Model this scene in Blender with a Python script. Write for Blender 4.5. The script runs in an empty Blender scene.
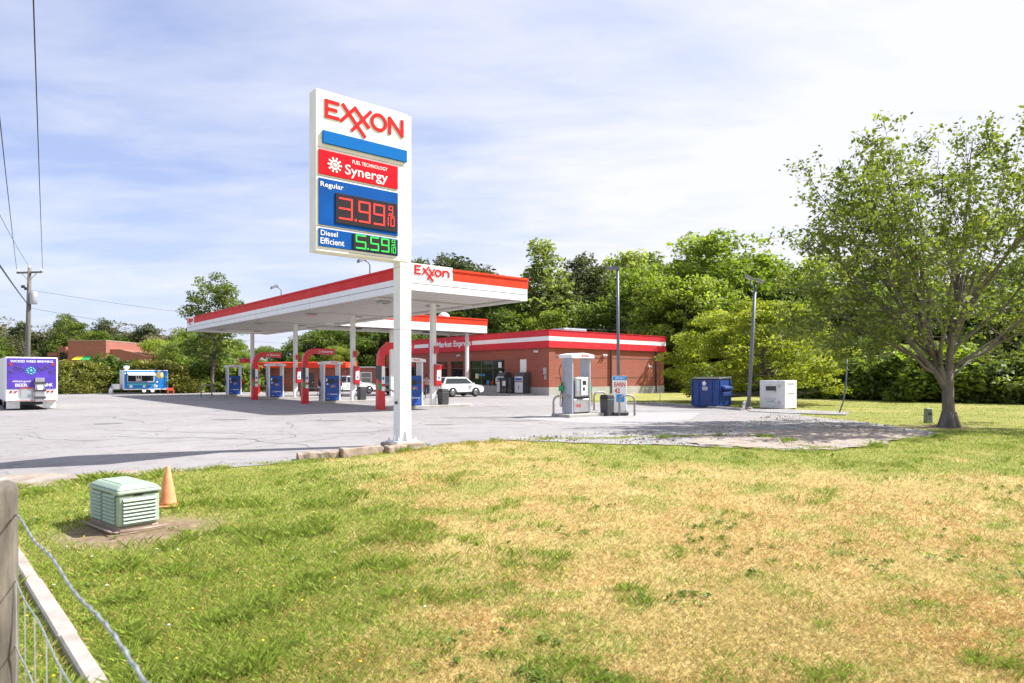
import bpy, math, random
import numpy as np
from mathutils import Matrix, Vector
random.seed(7)
sc = bpy.context.scene
COL = sc.collection
R = math.radians
F, HY, H = 668.0, 376.0, 1.75            # focal length in px, horizon row, eye height over the forecourt
A = R(40.1)                              # the station stands turned by this angle
VX, VY = math.cos(A), math.sin(A)        # along the short side of the canopy
UX, UY = -VY, VX                         # along its long side

# ------------------------------------------------------------------ terrain
def sm(a, b, x):
    t = np.clip((np.asarray(x, float) - a) / (b - a), 0, 1)
    return t * t * (3 - 2 * t)
def gz(x, y):
    x = np.asarray(x, float); y = np.asarray(y, float)
    d = y + 0.12 * x
    z = -0.38 * (1 - sm(7.0, 17.5, d))
    z = z - 0.25 * (1 - sm(-14, -7, x + 0 * y)) * (1 - sm(2, 12, y))
    z = z + 0.035 * np.sin(x * 0.31 + 1) * np.sin(y * 0.23) * (1 - sm(12, 17, d))
    return z
def G(px, py):
    """ground point seen at a photo position"""
    z = 0.0
    for _ in range(12):
        Y = F * (H - z) / (py - HY); X = (px - 512) / F * Y
        z = float(gz(X, Y))
    return X, Y, z
def at(px, Y):
    X = (px - 512) / F * Y
    return X, Y, float(gz(X, Y))
def zat(py, Y): return H + (HY - py) / F * Y

def vnoise(x, y, seed=0):
    x = np.asarray(x, float); y = np.asarray(y, float)
    xi = np.floor(x).astype(np.int64); yi = np.floor(y).astype(np.int64)
    fx = x - xi; fy = y - yi; fx = fx * fx * (3 - 2 * fx); fy = fy * fy * (3 - 2 * fy)
    def h(a, b):
        n = (a * 374761393 + b * 668265263 + seed * 1442695041) & 0x7fffffff
        n = ((n ^ (n >> 13)) * 1274126177) & 0x7fffffff
        return ((n ^ (n >> 16)) & 0xffff) / 65535.0
    return (h(xi, yi) * (1 - fx) + h(xi + 1, yi) * fx) * (1 - fy) + (h(xi, yi + 1) * (1 - fx) + h(xi + 1, yi + 1) * fx) * fy
def fbm(x, y, seed=0, o=4):
    s = 0; a = .5; t = 0
    for k in range(o):
        s = s + a * vnoise(x * 2 ** k, y * 2 ** k, seed + k); t += a; a *= .55
    return s / t

# ------------------------------------------------------------------ materials
def new_mat(name):
    m = bpy.data.materials.new(name); m.use_nodes = True
    nt = m.node_tree; b = nt.nodes['Principled BSDF']
    return m, nt, b
def nd(nt, t, **kw):
    n = nt.nodes.new(t)
    for k, v in kw.items():
        if k in n.inputs: n.inputs[k].default_value = v
        else: setattr(n, k, v)
    return n
def c4(c): return (c[0], c[1], c[2], 1)
def mixc(nt, fac, a, b, blend='MIX'):
    n = nt.nodes.new('ShaderNodeMix'); n.data_type = 'RGBA'; n.blend_type = blend
    for i, v in ((0, fac), (6, a), (7, b)):
        if hasattr(v, 'links'): nt.links.new(v, n.inputs[i])
        else: n.inputs[i].default_value = v if i == 0 else c4(v)
    return n.outputs[2]
def ramp(nt, src, stops):
    r = nt.nodes.new('ShaderNodeValToRGB'); el = r.color_ramp.elements
    while len(el) < len(stops): el.new(0.5)
    for e, (p, c) in zip(el, stops):
        e.position = p; e.color = c4(c) if isinstance(c, tuple) else (c, c, c, 1)
    nt.links.new(src, r.inputs[0]); return r.outputs[0]
def tex(nt, kind='ShaderNodeTexNoise', coord='Object', scale=(1, 1, 1), **kw):
    tc = nt.nodes.new('ShaderNodeTexCoord'); mp = nt.nodes.new('ShaderNodeMapping'); mp.inputs['Scale'].default_value = scale
    nt.links.new(tc.outputs[coord], mp.inputs[0]); n = nd(nt, kind, **kw); nt.links.new(mp.outputs[0], n.inputs['Vector']); return n
def mat(name, col, rough=.5, metal=0, var=.12, scale=3.0, dirt=0.0, dcol=(.12, .10, .08), bump=0.0, bscale=40, coat=0, dlo=.5, spec=.5, stretch=(1, 1, 1)):
    m, nt, b = new_mat(name)
    n = tex(nt, scale=stretch, Scale=scale, Detail=6.0, Roughness=.6)
    lo = tuple(max(0, c * (1 - var)) for c in col); hi = tuple(min(1, c * (1 + var * .6)) for c in col)
    out = mixc(nt, ramp(nt, n.outputs[0], [(.3, 0.0), (.7, 1.0)]), lo, hi)
    if dirt:
        d = tex(nt, scale=stretch, Scale=scale * .45 + .7, Detail=9.0, Roughness=.72)
        out = mixc(nt, ramp(nt, d.outputs[0], [(dlo, 0.0), (dlo + .2, dirt)]), out, dcol)
    nt.links.new(out, b.inputs['Base Color'])
    b.inputs['Roughness'].default_value = rough; b.inputs['Metallic'].default_value = metal
    b.inputs['Coat Weight'].default_value = coat; b.inputs['Specular IOR Level'].default_value = spec
    if bump:
        bn = tex(nt, Scale=bscale, Detail=5.0); bp = nt.nodes.new('ShaderNodeBump'); bp.inputs['Strength'].default_value = bump
        nt.links.new(bn.outputs[0], bp.inputs['Height']); nt.links.new(bp.outputs[0], b.inputs['Normal'])
    return m
def emis(name, col, s):
    m, nt, b = new_mat(name)
    b.inputs['Base Color'].default_value = c4(tuple(c * .3 for c in col)); b.inputs['Emission Color'].default_value = c4(col); b.inputs['Emission Strength'].default_value = s
    return m
def brick_mat(name, c1, c2, mortar, bw=.22, bh=.075, ms=.010, rough=.85, dirt=.35):
    m, nt, b = new_mat(name)
    tc = nt.nodes.new('ShaderNodeTexCoord'); sx = nt.nodes.new('ShaderNodeSeparateXYZ'); nt.links.new(tc.outputs['Object'], sx.inputs[0])
    ad = nd(nt, 'ShaderNodeMath', operation='ADD'); nt.links.new(sx.outputs[0], ad.inputs[0]); nt.links.new(sx.outputs[1], ad.inputs[1])
    cb = nt.nodes.new('ShaderNodeCombineXYZ'); nt.links.new(ad.outputs[0], cb.inputs[0]); nt.links.new(sx.outputs[2], cb.inputs[1])
    br = nt.nodes.new('ShaderNodeTexBrick'); nt.links.new(cb.outputs[0], br.inputs['Vector'])
    br.inputs['Scale'].default_value = 1; br.inputs['Brick Width'].default_value = bw; br.inputs['Row Height'].default_value = bh
    br.inputs['Mortar Size'].default_value = ms; br.inputs['Color1'].default_value = c4(c1); br.inputs['Color2'].default_value = c4(c2); br.inputs['Mortar'].default_value = c4(mortar)
    n = tex(nt, scale=(1, 1, .4), Scale=.9, Detail=7.0, Roughness=.65); hb = tex(nt, scale=(.12, .12, 5.5), Scale=1.0, Detail=4.0, Roughness=.6)
    out = mixc(nt, ramp(nt, n.outputs[0], [(.35, 0.0), (.75, dirt)]), mixc(nt, ramp(nt, hb.outputs[0], [(.40, .22), (.60, 0.0)]), br.outputs['Color'], tuple(c * .5 for c in c2)), tuple(c * .55 for c in c1))
    nt.links.new(out, b.inputs['Base Color']); b.inputs['Roughness'].default_value = rough
    return m
M = {}
M['white'] = mat('white_paint', (.80, .80, .80), .45, var=.05, dirt=.22, dcol=(.42, .40, .37), stretch=(1, 1, .3))
M['apron'] = mat('apron_concrete', (.33, .315, .315), .9, var=.15, scale=1.5, dirt=.5, dcol=(.22, .20, .19))
M['edging'] = mat('pinkish_concrete', (.38, .34, .305), .9, var=.25, scale=3, dirt=.6, dcol=(.20, .16, .13), bump=.3)
M['band_red'] = mat('faded_red_roof_band', (.60, .028, .042), .5, var=.08, dirt=.2, dcol=(.66, .12, .14), spec=.3)
M['dirt'] = mat('brown_edge_dirt', (.34, .28, .23), .95, var=.4, scale=3, dirt=.6, dcol=(.20, .14, .10), bump=.5)
M['groove'] = mat('grey_joint', (.30, .30, .31), .6)
M['stones'] = mat('pale_stones', (.27, .225, .19), .9, var=.4, scale=5)
M['chest'] = mat('pale_painted_steel', (.72, .73, .75), .5, var=.1, dirt=.2)
M['soffit'] = mat('soffit_metal', (.60, .585, .58), .6, var=.08, scale=1.2, dirt=.2, dcol=(.35, .32, .30))
M['white_clean'] = mat('white_sign_face', (.84, .84, .84), .35, var=.03)
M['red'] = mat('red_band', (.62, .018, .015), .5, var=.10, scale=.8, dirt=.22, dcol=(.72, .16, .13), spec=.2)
M['sunlit_red'] = mat('sunlit_red_band', (.76, .052, .018), .45, var=.10, scale=.8, dirt=.18, dcol=(.80, .22, .12), spec=.2)  # canopy red with sunlight painted in, reused on the annex roof
M['sign_red'] = mat('red_sign_face', (.56, .010, .022), .6, var=.06, spec=.06)
M['letter_red'] = mat('red_lettering', (.62, .022, .025), .6, var=.05, spec=.06)
M['bar_blue'] = mat('blue_bar', (.006, .14, .46), .6, var=.05, spec=.06)
M['sign_blue'] = mat('blue_sign_face', (.004, .085, .36), .55, var=.2, scale=1.5, spec=.08)
M['pump_blue'] = mat('blue_dispenser_panel', (.006, .07, .36), .5, var=.2, dirt=.15, dcol=(.1, .2, .5))
M['black'] = mat('black_plastic', (.02, .02, .022), .45, var=.3)
M['screen'] = mat('black_display', (.022, .012, .014), .25, var=.2)
M['digit_red'] = emis('red_digits', (1.0, .035, .02), .55)
M['digit_green'] = emis('green_digits', (.02, .80, .09), .5)
M['arch_red'] = mat('red_arch_paint', (.62, .012, .025), .25, var=.12, coat=.3, dirt=.12, dcol=(.35, .02, .03))
M['grey'] = mat('grey_metal', (.42, .44, .48), .4, metal=.3, var=.1, dirt=.2)
M['steel'] = mat('brushed_steel', (.55, .55, .56), .35, metal=.8, var=.15, dirt=.25)
M['galv'] = mat('galvanised_pole', (.15, .165, .20), .5, metal=.2, var=.15, scale=6)
M['dark_grey'] = mat('dark_grey_metal', (.06, .06, .065), .5, var=.2)
M['hoop'] = mat('worn_steel_hoop', (.36, .33, .31), .5, metal=.4, var=.25, scale=9, dirt=.4, dcol=(.18, .10, .07))
M['concrete'] = mat('concrete', (.40, .38, .35), .9, var=.18, scale=2.5, dirt=.5, dcol=(.20, .17, .14), bump=.3)
M['block'] = mat('weathered_block', (.36, .28, .22), .95, var=.3, scale=4, dirt=.6, dcol=(.14, .10, .075), bump=.6, bscale=25)
M['block_wall'] = brick_mat('pale_block_base', (.50, .49, .45), (.44, .43, .40), (.34, .33, .31), .40, .20, .012, .9, .4)
M['brick'] = brick_mat('red_brick', (.40, .083, .046), (.29, .058, .034), (.34, .20, .15))
M['brick_far'] = brick_mat('far_brick', (.40, .12, .08), (.32, .09, .06), (.32, .22, .18))
M['glass'] = mat('dark_window_glass', (.02, .028, .03), .06, var=.3, spec=.9)
M['alu'] = mat('aluminium_frame', (.14, .13, .125), .4, metal=.5)
M['tyre'] = mat('tyre_rubber', (.018, .018, .019), .85)
M['rim'] = mat('alloy_rim', (.45, .46, .48), .3, metal=.8)
M['car_white'] = mat('white_car_paint', (.82, .82, .83), .25, var=.02, coat=.8)
M['car_dark'] = mat('dark_green_grey_car_paint', (.035, .050, .050), .25, var=.1, coat=.8)
M['tail'] = mat('red_tail_lamp', (.45, .01, .01), .15, coat=1)
M['lamp'] = mat('clear_lamp', (.75, .75, .78), .1, coat=1)
M['amber'] = mat('amber_lamp', (.7, .2, .02), .2)
M['bin_blue'] = mat('blue_dumpster_paint', (.010, .055, .24), .45, var=.25, scale=2.2, dirt=.55, dcol=(.06, .035, .03), bump=.15, bscale=8)
M['bin_white'] = mat('white_bin_paint', (.78, .78, .77), .5, var=.05, dirt=.3, dcol=(.35, .32, .29))
M['gen'] = mat('pale_green_plastic', (.33, .42, .32), .5, var=.07, scale=4, dirt=.25, dcol=(.25, .30, .20))
M['gen_shade'] = mat('louvre_shadow_gap', (.10, .15, .12), .7, var=.2)
M['cone'] = mat('faded_orange_cone', (.74, .27, .11), .6, var=.25, scale=7, dirt=.55, dcol=(.60, .48, .36))
M['wood'] = mat('weathered_wood', (.19, .165, .135), .95, var=.55, scale=5, dirt=1.0, dcol=(.07, .06, .05), bump=1.0, bscale=18, stretch=(2.2, 2.2, .35), dlo=.42)
M['pole_wood'] = mat('utility_pole_wood', (.16, .15, .13), .95, var=.3, scale=6, stretch=(1, 1, .1))
M['wire'] = mat('galvanised_wire', (.40, .42, .46), .5, metal=.5, var=.2, scale=40)
M['cable'] = mat('dark_cable', (.05, .05, .06), .7)
M['bark'] = mat('grey_bark', (.15, .125, .11), .95, var=.4, scale=7, dirt=.5, dcol=(.06, .055, .05), bump=.8, bscale=22, stretch=(1, 1, .25))
M['bark_pale'] = mat('pale_grey_bark', (.17, .148, .13), .95, var=.35, scale=6, dirt=.4, dcol=(.10, .09, .08), bump=.6, bscale=22, stretch=(1, 1, .3))
M['purple'] = mat('purple_truck_panel', (.09, .045, .42), .35, var=.35, scale=1.6)
M['teal'] = mat('teal_emblem', (.10, .55, .62), .4)
M['trailer_blue'] = mat('blue_trailer_skin', (.012, .21, .60), .4, var=.15)
M['yellow'] = mat('pale_yellow_disc', (.78, .70, .30), .5)
M['bright_yellow'] = mat('yellow_awning', (.72, .55, .03), .6)
M['green_awn'] = mat('green_awning', (.02, .36, .12), .6)
M['orange'] = mat('orange_red_plastic', (.62, .08, .04), .5)
M['sign_cyan'] = mat('cyan_poster', (.02, .32, .72), .5)
M['green_plastic'] = mat('green_nozzle', (.02, .30, .12), .4)
M['roofgrey'] = mat('grey_roof', (.30, .30, .30), .9)
M['ped'] = mat('grey_green_pedestal', (.20, .26, .20), .7, var=.15, scale=8)
M['skin'] = mat('skin', (.42, .24, .17), .6)
M['shirt'] = mat('pale_blue_shirt', (.45, .52, .62), .8)
M['trouser'] = mat('dark_trousers', (.03, .035, .05), .85)
M['hair'] = mat('dark_hair', (.02, .014, .01), .7)

def leaf_mat(name, dark, mid, light, trans=.35):
    m = bpy.data.materials.new(name); m.use_nodes = True; nt = m.node_tree; nt.nodes.clear()
    at_ = nt.nodes.new('ShaderNodeAttribute'); at_.attribute_name = 'tint'
    oi = nt.nodes.new('ShaderNodeObjectInfo')
    col = ramp(nt, at_.outputs['Fac'], [(0, dark), (.5, mid), (1, light)])
    hs = nt.nodes.new('ShaderNodeHueSaturation'); nt.links.new(col, hs.inputs['Color'])
    mr = nd(nt, 'ShaderNodeMapRange'); nt.links.new(oi.outputs['Random'], mr.inputs[0]); mr.inputs[3].default_value = .72; mr.inputs[4].default_value = 1.3
    nt.links.new(mr.outputs[0], hs.inputs['Value'])
    mh = nd(nt, 'ShaderNodeMapRange'); nt.links.new(oi.outputs['Random'], mh.inputs[0]); mh.inputs[3].default_value = .515; mh.inputs[4].default_value = .485
    nt.links.new(mh.outputs[0], hs.inputs['Hue'])
    d = nt.nodes.new('ShaderNodeBsdfPrincipled'); d.inputs['Roughness'].default_value = .55; d.inputs['Specular IOR Level'].default_value = .25
    t = nt.nodes.new('ShaderNodeBsdfTranslucent'); mx = nt.nodes.new('ShaderNodeMixShader'); mx.inputs[0].default_value = trans
    o = nt.nodes.new('ShaderNodeOutputMaterial')
    tcol = mixc(nt, 1.0, hs.outputs[0], (1.5, 1.6, .6), 'MULTIPLY')
    nt.links.new(hs.outputs[0], d.inputs['Base Color']); nt.links.new(tcol, t.inputs['Color'])
    nt.links.new(d.outputs[0], mx.inputs[1]); nt.links.new(t.outputs[0], mx.inputs[2]); nt.links.new(mx.outputs[0], o.inputs[0])
    return m
L = {
 'fresh': leaf_mat('fresh_green_leaves', (.11,.155,.026),(.18,.24,.042),(.28,.34,.08),.45),
 'deep': leaf_mat('deep_green_leaves', (.07,.105,.024),(.12,.165,.038),(.19,.245,.06),.40),
 'pine': leaf_mat('pine_needles', (.07,.085,.045),(.11,.13,.065),(.16,.175,.09),.25),
 'pale': leaf_mat('pale_spring_leaves', (.18,.21,.08),(.27,.31,.12),(.37,.41,.18),.45),
 'yellow': leaf_mat('yellow_green_leaves', (.15,.175,.022),(.27,.295,.035),(.41,.42,.07),.46),
 'olive': leaf_mat('olive_shrub_leaves', (.11,.115,.03),(.17,.175,.04),(.27,.26,.07),.35),
 'main': leaf_mat('elm_leaves', (.055,.085,.020),(.105,.15,.032),(.22,.265,.065),.38),
 'brownish': leaf_mat('budding_brown_leaves', (.10,.095,.06),(.15,.14,.085),(.21,.19,.12),.3),
}

# ------------------------------------------------------------------ mesh builder
I4 = Matrix.Identity(4)
class MB:
    def __init__(s): s.v = []; s.f = []; s.m = []; s.sm = []; s.T = I4; s.mi = 0
    def add(s, vs, fs, smooth=False):
        b = len(s.v); s.v += [tuple(s.T @ Vector(p)) for p in vs]
        for f in fs: s.f.append(tuple(b + i for i in f)); s.m.append(s.mi); s.sm.append(smooth)
        return s
    def box(s, x0, x1, y0, y1, z0, z1):
        vs = [(x0, y0, z0), (x1, y0, z0), (x1, y1, z0), (x0, y1, z0), (x0, y0, z1), (x1, y0, z1), (x1, y1, z1), (x0, y1, z1)]
        return s.add(vs, [(3, 2, 1, 0), (4, 5, 6, 7), (0, 1, 5, 4), (1, 2, 6, 5), (2, 3, 7, 6), (3, 0, 4, 7)])
    def frustum(s, b, z0, t, z1):
        vs = [(b[0], b[2], z0), (b[1], b[2], z0), (b[1], b[3], z0), (b[0], b[3], z0), (t[0], t[2], z1), (t[1], t[2], z1), (t[1], t[3], z1), (t[0], t[3], z1)]
        return s.add(vs, [(3, 2, 1, 0), (4, 5, 6, 7), (0, 1, 5, 4), (1, 2, 6, 5), (2, 3, 7, 6), (3, 0, 4, 7)])
    def prism(s, poly, axis, a, b):
        """poly in the two other axes, extruded along axis from a to b"""
        n = len(poly)
        def P(p, w): return {'x': (w, p[0], p[1]), 'y': (p[0], w, p[1]), 'z': (p[0], p[1], w)}[axis]
        vs = [P(p, a) for p in poly] + [P(p, b) for p in poly]
        fs = [tuple(range(n)), tuple(range(2 * n - 1, n - 1, -1))] + [(i, i + n, (i + 1) % n + n, (i + 1) % n) for i in range(n)]
        return s.add(vs, fs)
    def tube(s, pts, r, n=8, caps=True):
        pts = [Vector(p) for p in pts]; rs = r if isinstance(r, (list, tuple)) else [r] * len(pts)
        vs = []; fs = []; ref = None
        for i, p in enumerate(pts):
            d = (pts[min(i + 1, len(pts) - 1)] - pts[max(i - 1, 0)]).normalized()
            if ref is None: ref = Vector((0, 0, 1)) if abs(d.z) < .9 else Vector((1, 0, 0))
            a = d.cross(ref).normalized(); b = d.cross(a).normalized(); ref = a.cross(d) if a.cross(d).length > 0 else ref
            for k in range(n):
                t = 2 * math.pi * k / n; vs.append(p + (a * math.cos(t) + b * math.sin(t)) * rs[i])
        for i in range(len(pts) - 1):
            for k in range(n):
                a0 = i * n + k; a1 = i * n + (k + 1) % n; fs.append((a0, a1, a1 + n, a0 + n))
        if caps: fs += [tuple(range(n - 1, -1, -1)), tuple(range((len(pts) - 1) * n, len(pts) * n))]
        return s.add(vs, fs, n > 5)
    def lathe(s, prof, n=20, c=(0, 0)):
        vs = []; fs = []
        for r, z in prof:
            for k in range(n): t = 2 * math.pi * k / n; vs.append((c[0] + r * math.cos(t), c[1] + r * math.sin(t), z))
        for i in range(len(prof) - 1):
            for k in range(n): a0 = i * n + k; a1 = i * n + (k + 1) % n; fs.append((a0, a1, a1 + n, a0 + n))
        fs += [tuple(range(n - 1, -1, -1)), tuple(range((len(prof) - 1) * n, len(prof) * n))]
        return s.add(vs, fs, True)
    def wheel(s, c, r, w, n=20, prof=None):
        """disc with its axle along y"""
        p = prof or [(r * .5, -w / 2), (r * .93, -w / 2), (r, -w * .3), (r, w * .3), (r * .93, w / 2), (r * .5, w / 2)]
        T = s.T; s.T = T @ Matrix.Translation(c) @ Matrix.Rotation(R(90), 4, 'X'); s.lathe(p, n); s.T = T
        return s
    def build(s, name, m, parent=None, bevel=0, kind=None, label=None, segs=1):
        me = bpy.data.meshes.new(name); me.from_pydata(s.v, [], s.f)
        for k in (m if isinstance(m, (list, tuple)) else [m]): me.materials.append(k)
        me.polygons.foreach_set('material_index', s.m); me.polygons.foreach_set('use_smooth', s.sm)
        me.update()
        import bmesh
        bm = bmesh.new(); bm.from_mesh(me); bmesh.ops.recalc_face_normals(bm, faces=bm.faces); bm.to_mesh(me); bm.free()
        o = bpy.data.objects.new(name, me); COL.objects.link(o)
        if parent: o.parent = parent
        if kind: o['kind'] = kind
        if label: o['label'] = label
        if bevel:
            b = o.modifiers.new('bevel', 'BEVEL'); b.width = bevel; b.segments = segs; b.limit_method = 'ANGLE'; b.angle_limit = R(35)
        return o
def tag(o, label, cat, group=None, kind=None):
    o['label'] = label; o['category'] = cat
    if group: o['group'] = group
    if kind: o['kind'] = kind
    return o
def thing(name, label, cat, loc=(0, 0, 0), rz=0, group=None):
    o = bpy.data.objects.new(name, None); o.empty_display_size = .3; COL.objects.link(o)
    o.location = loc; o.rotation_euler = (0, 0, rz); return tag(o, label, cat, group)
def copy_tree(o, parent=None):
    c = o.copy(); COL.objects.link(c)
    if parent: c.parent = parent
    for ch in KIDS.get(o.name, None) or [k for k in bpy.data.objects if k.parent == o]: copy_tree(ch, c)
    return c
KIDS = {}
def dup(o, loc, rz, label, scale=None, group=None):
    c = copy_tree(o); c.location = loc; c.rotation_euler = (0, 0, rz); c['label'] = label
    if scale: c.scale = scale
    if group: c['group'] = group
    return c
FM = {  # text planes: face normal -> columns
 '-y': Matrix(((1, 0, 0), (0, 0, -1), (0, 1, 0))), '-x': Matrix(((0, 0, -1), (-1, 0, 0), (0, 1, 0))),
 '+x': Matrix(((0, 0, 1), (1, 0, 0), (0, 1, 0))), '+y': Matrix(((-1, 0, 0), (0, 0, 1), (0, 1, 0)))}
def lettering(body, face, cx, cy, cz, w, h, m, parent, ext=.006, bold=.0, name='lettering', shear=0):
    """text fitted to a w x h box centred at (cx,cy,cz)"""
    cu = bpy.data.curves.new(name, 'FONT'); cu.body = body; cu.extrude = ext; cu.offset = bold; cu.resolution_u = 3; cu.shear = shear
    cu.align_x = 'CENTER'
    t = bpy.data.objects.new('tmp', cu); COL.objects.link(t)
    dg = bpy.context.evaluated_depsgraph_get(); me = bpy.data.meshes.new_from_object(t.evaluated_get(dg))
    bpy.data.objects.remove(t); me.name = name
    n = len(me.vertices); co = np.empty(n * 3); me.vertices.foreach_get('co', co); co = co.reshape(-1, 3)
    mn = co.min(0); mx = co.max(0)
    co[:, 0] = (co[:, 0] - (mn[0] + mx[0]) / 2) * w / (mx[0] - mn[0]); co[:, 1] = (co[:, 1] - (mn[1] + mx[1]) / 2) * h / (mx[1] - mn[1])
    Rm = np.array(FM[face]); co = co @ Rm.T + np.array([cx, cy, cz])
    me.vertices.foreach_set('co', co.ravel()); me.update(); me.materials.clear(); me.materials.append(m)
    o = bpy.data.objects.new(name, me); COL.objects.link(o); o.parent = parent
    return o
def stroke_word(strokes, face, cx, cy, cz, sx, sz, th, m, parent, wd, name='lettering'):
    """strokes in a unit frame -> bars on a face"""
    mb = MB(); Rm = FM[face].to_4x4(); mb.T = Matrix.Translation((cx, cy, cz)) @ Rm
    for i, st in enumerate(strokes):
        pts = [Vector((p[0] * sx, p[1] * sz)) for p in st]
        for a, b in zip(pts, pts[1:]):
            d = (b - a).normalized(); n = Vector((-d.y, d.x)) * wd / 2
            q = [a + n, a - n, b - n, b + n]
            e = i * .0006
            mb.prism([tuple(p) for p in q], 'z', -.001, th + e)
    return mb.build(name, m, parent)
# interlocked five letter word mark, unit height, width about 4.1
def arc(cx, cy, rx, ry, a0, a1, n=14): return [(cx + rx * math.cos(R(a0 + (a1 - a0) * i / n)), cy + ry * math.sin(R(a0 + (a1 - a0) * i / n))) for i in range(n + 1)]
MARK_CAPS = [[(.1, 0), (.1, 1)], [(.02, .9), (.72, .9)], [(.02, .5), (.62, .5)], [(.02, .1), (.72, .1)],
             [(.78, .02), (1.55, 1.0)], [(.86, 1.0), (2.02, -.55)], [(1.32, -.35), (2.32, 1.0)], [(1.45, .98), (2.22, .02)],
             arc(2.72, .5, .36, .42, 0, 360, 22), [(3.3, 0), (3.3, 1)], [(3.3, .92), (3.98, .08)], [(3.98, 0), (3.98, 1)]]
MARK_LOW = [[(.1, 0), (.1, 1)], [(.02, .92), (.66, .92)], [(.02, .5), (.58, .5)], [(.02, .08), (.66, .08)],
            [(.80, .02), (1.5, .95)], [(.88, .75), (1.95, -.62)], [(1.35, -.45), (2.1, .78)], [(1.5, .75), (1.95, .02)],
            arc(2.45, .36, .30, .32, 0, 360, 20), [(2.98, 0), (2.98, .72)], arc(3.28, .40, .30, .28, 180, 0, 10) + [(3.58, 0)]]
SEG = {'3': 'abcdg', '9': 'abcdfg', '5': 'acdfg', '1': 'bc', '0': 'abcdef'}
def seven(ch, x, z, w, h, mb, t, y):
    s = SEG[ch]; g = t * .18
    S = {'a': (x + g, x + w - g, z + h - t, z + h), 'g': (x + g, x + w - g, z + h / 2 - t / 2, z + h / 2 + t / 2), 'd': (x + g, x + w - g, z, z + t),
         'f': (x, x + t, z + h / 2 + g, z + h - g), 'b': (x + w - t, x + w, z + h / 2 + g, z + h - g), 'e': (x, x + t, z + g, z + h / 2 - g), 'c': (x + w - t, x + w, z + g, z + h / 2 - g)}
    for k in s:
        a = S[k]; mb.box(a[0], a[1], y - .006, y, a[2], a[3])

# ------------------------------------------------------------------ ground
def axis(lo, d0, d1, hi, step, g=1.22):
    a = list(np.arange(d0, d1 + 1e-6, step)); s = step; x = d1
    while x < hi: s = min(s * g, 120); x += s; a.append(x)
    s = step; x = d0
    while x > lo: s = min(s * g, 120); x -= s; a.insert(0, x)
    return np.array(a)
def dry_mask(x, y):
    """0 green, 1 straw: where the lawn has dried out"""
    x = np.asarray(x, float); y = np.asarray(y, float)
    x0 = -.9 - .12 * (y - 5)
    n = fbm(x * .42 + 3, y * .42, 11, 4) - .5; n2 = fbm(x * 1.5, y * 1.5 + 9, 23, 3) - .5
    d = sm(-1.6, 1.4, x - x0 + n * 6.5 + n2 * 2.5)
    edge = 14.2 - .33 * np.clip(x - 3, 0, 30) + n * 2.5
    band = sm(-.9, .9, y - edge) * sm(-.5, 3.5, x)
    mot = fbm(x * 2.3 + 31, y * 2.3, 64, 4) - .5; d = d * (1 - .92 * band) * .94 - .55 * sm(.02, .17, mot) * d
    d = np.maximum(d, sm(.12, .30, n2 * .7 + n * .6) * .85 * (y < 16))
    far = sm(17, 20, y); d = d * (1 - far) + far * (.06 + .4 * sm(.05, .25, n))
    tuft = sm(.17, .24, fbm(x * .9 + 40, y * 1.1 + 7, 77, 3) - .5); d = d * (1 - .8 * tuft)
    bare = np.exp(-(((x + 5.15) / .95) ** 2 + ((y - 9.1) / .85) ** 2) * 1.1)
    bare = np.maximum(bare, .8 * np.exp(-(((x - 14.6) / 1.3) ** 2 + ((y - 22.9) / .9) ** 2) * 1.2))
    return np.clip(d, 0, 1), np.clip(bare * 2 + n2 * .8 * (bare > .1), 0, 1)
def grid_mesh(name, xs, ys, zf, m, inside=None, snap=None, kind=None, zoff=0, colf=None):
    nx, ny = len(xs), len(ys); X, Y = np.meshgrid(xs, ys)
    P = np.stack([X.ravel(), Y.ravel()], 1)
    i = np.arange((ny - 1) * (nx - 1)); r = i // (nx - 1); c = i % (nx - 1)
    q = np.stack([r * nx + c, r * nx + c + 1, (r + 1) * nx + c + 1, (r + 1) * nx + c], 1)
    if inside is not None:
        ins = inside(P); cnt = ins[q].sum(1); q = q[cnt >= 1]
        used = np.zeros(len(P), bool); used[q.ravel()] = True
        mv = used & ~ins; P[mv] = snap(P[mv])
        idx = np.cumsum(used) - 1; P = P[used]; q = idx[q]
    z = zf(P[:, 0], P[:, 1]) + zoff
    me = bpy.data.meshes.new(name); me.vertices.add(len(P)); me.vertices.foreach_set('co', np.column_stack([P, z]).astype('f').ravel())
    me.loops.add(q.size); me.loops.foreach_set('vertex_index', q.astype('i').ravel()); me.polygons.add(len(q))
    me.polygons.foreach_set('loop_start', np.arange(0, q.size, 4, dtype='i')); me.polygons.foreach_set('loop_total', np.full(len(q), 4, 'i'))
    me.update(); me.validate(); me.materials.append(m)
    if colf:
        for nm, v in colf(P[:, 0], P[:, 1]).items():
            a = me.attributes.new(nm, 'FLOAT', 'POINT'); a.data.foreach_set('value', v.astype('f'))
    o = bpy.data.objects.new(name, me); COL.objects.link(o)
    if kind: o['kind'] = kind
    return o
def in_poly(poly):
    P = np.array(poly)
    def f(Q):
        x, y = Q[:, 0], Q[:, 1]; c = np.zeros(len(Q), bool); j = len(P) - 1
        for i in range(len(P)):
            xi, yi = P[i]; xj, yj = P[j]
            c ^= ((yi > y) != (yj > y)) & (x < (xj - xi) * (y - yi) / (yj - yi + 1e-12) + xi); j = i
        return c
    return f
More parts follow.
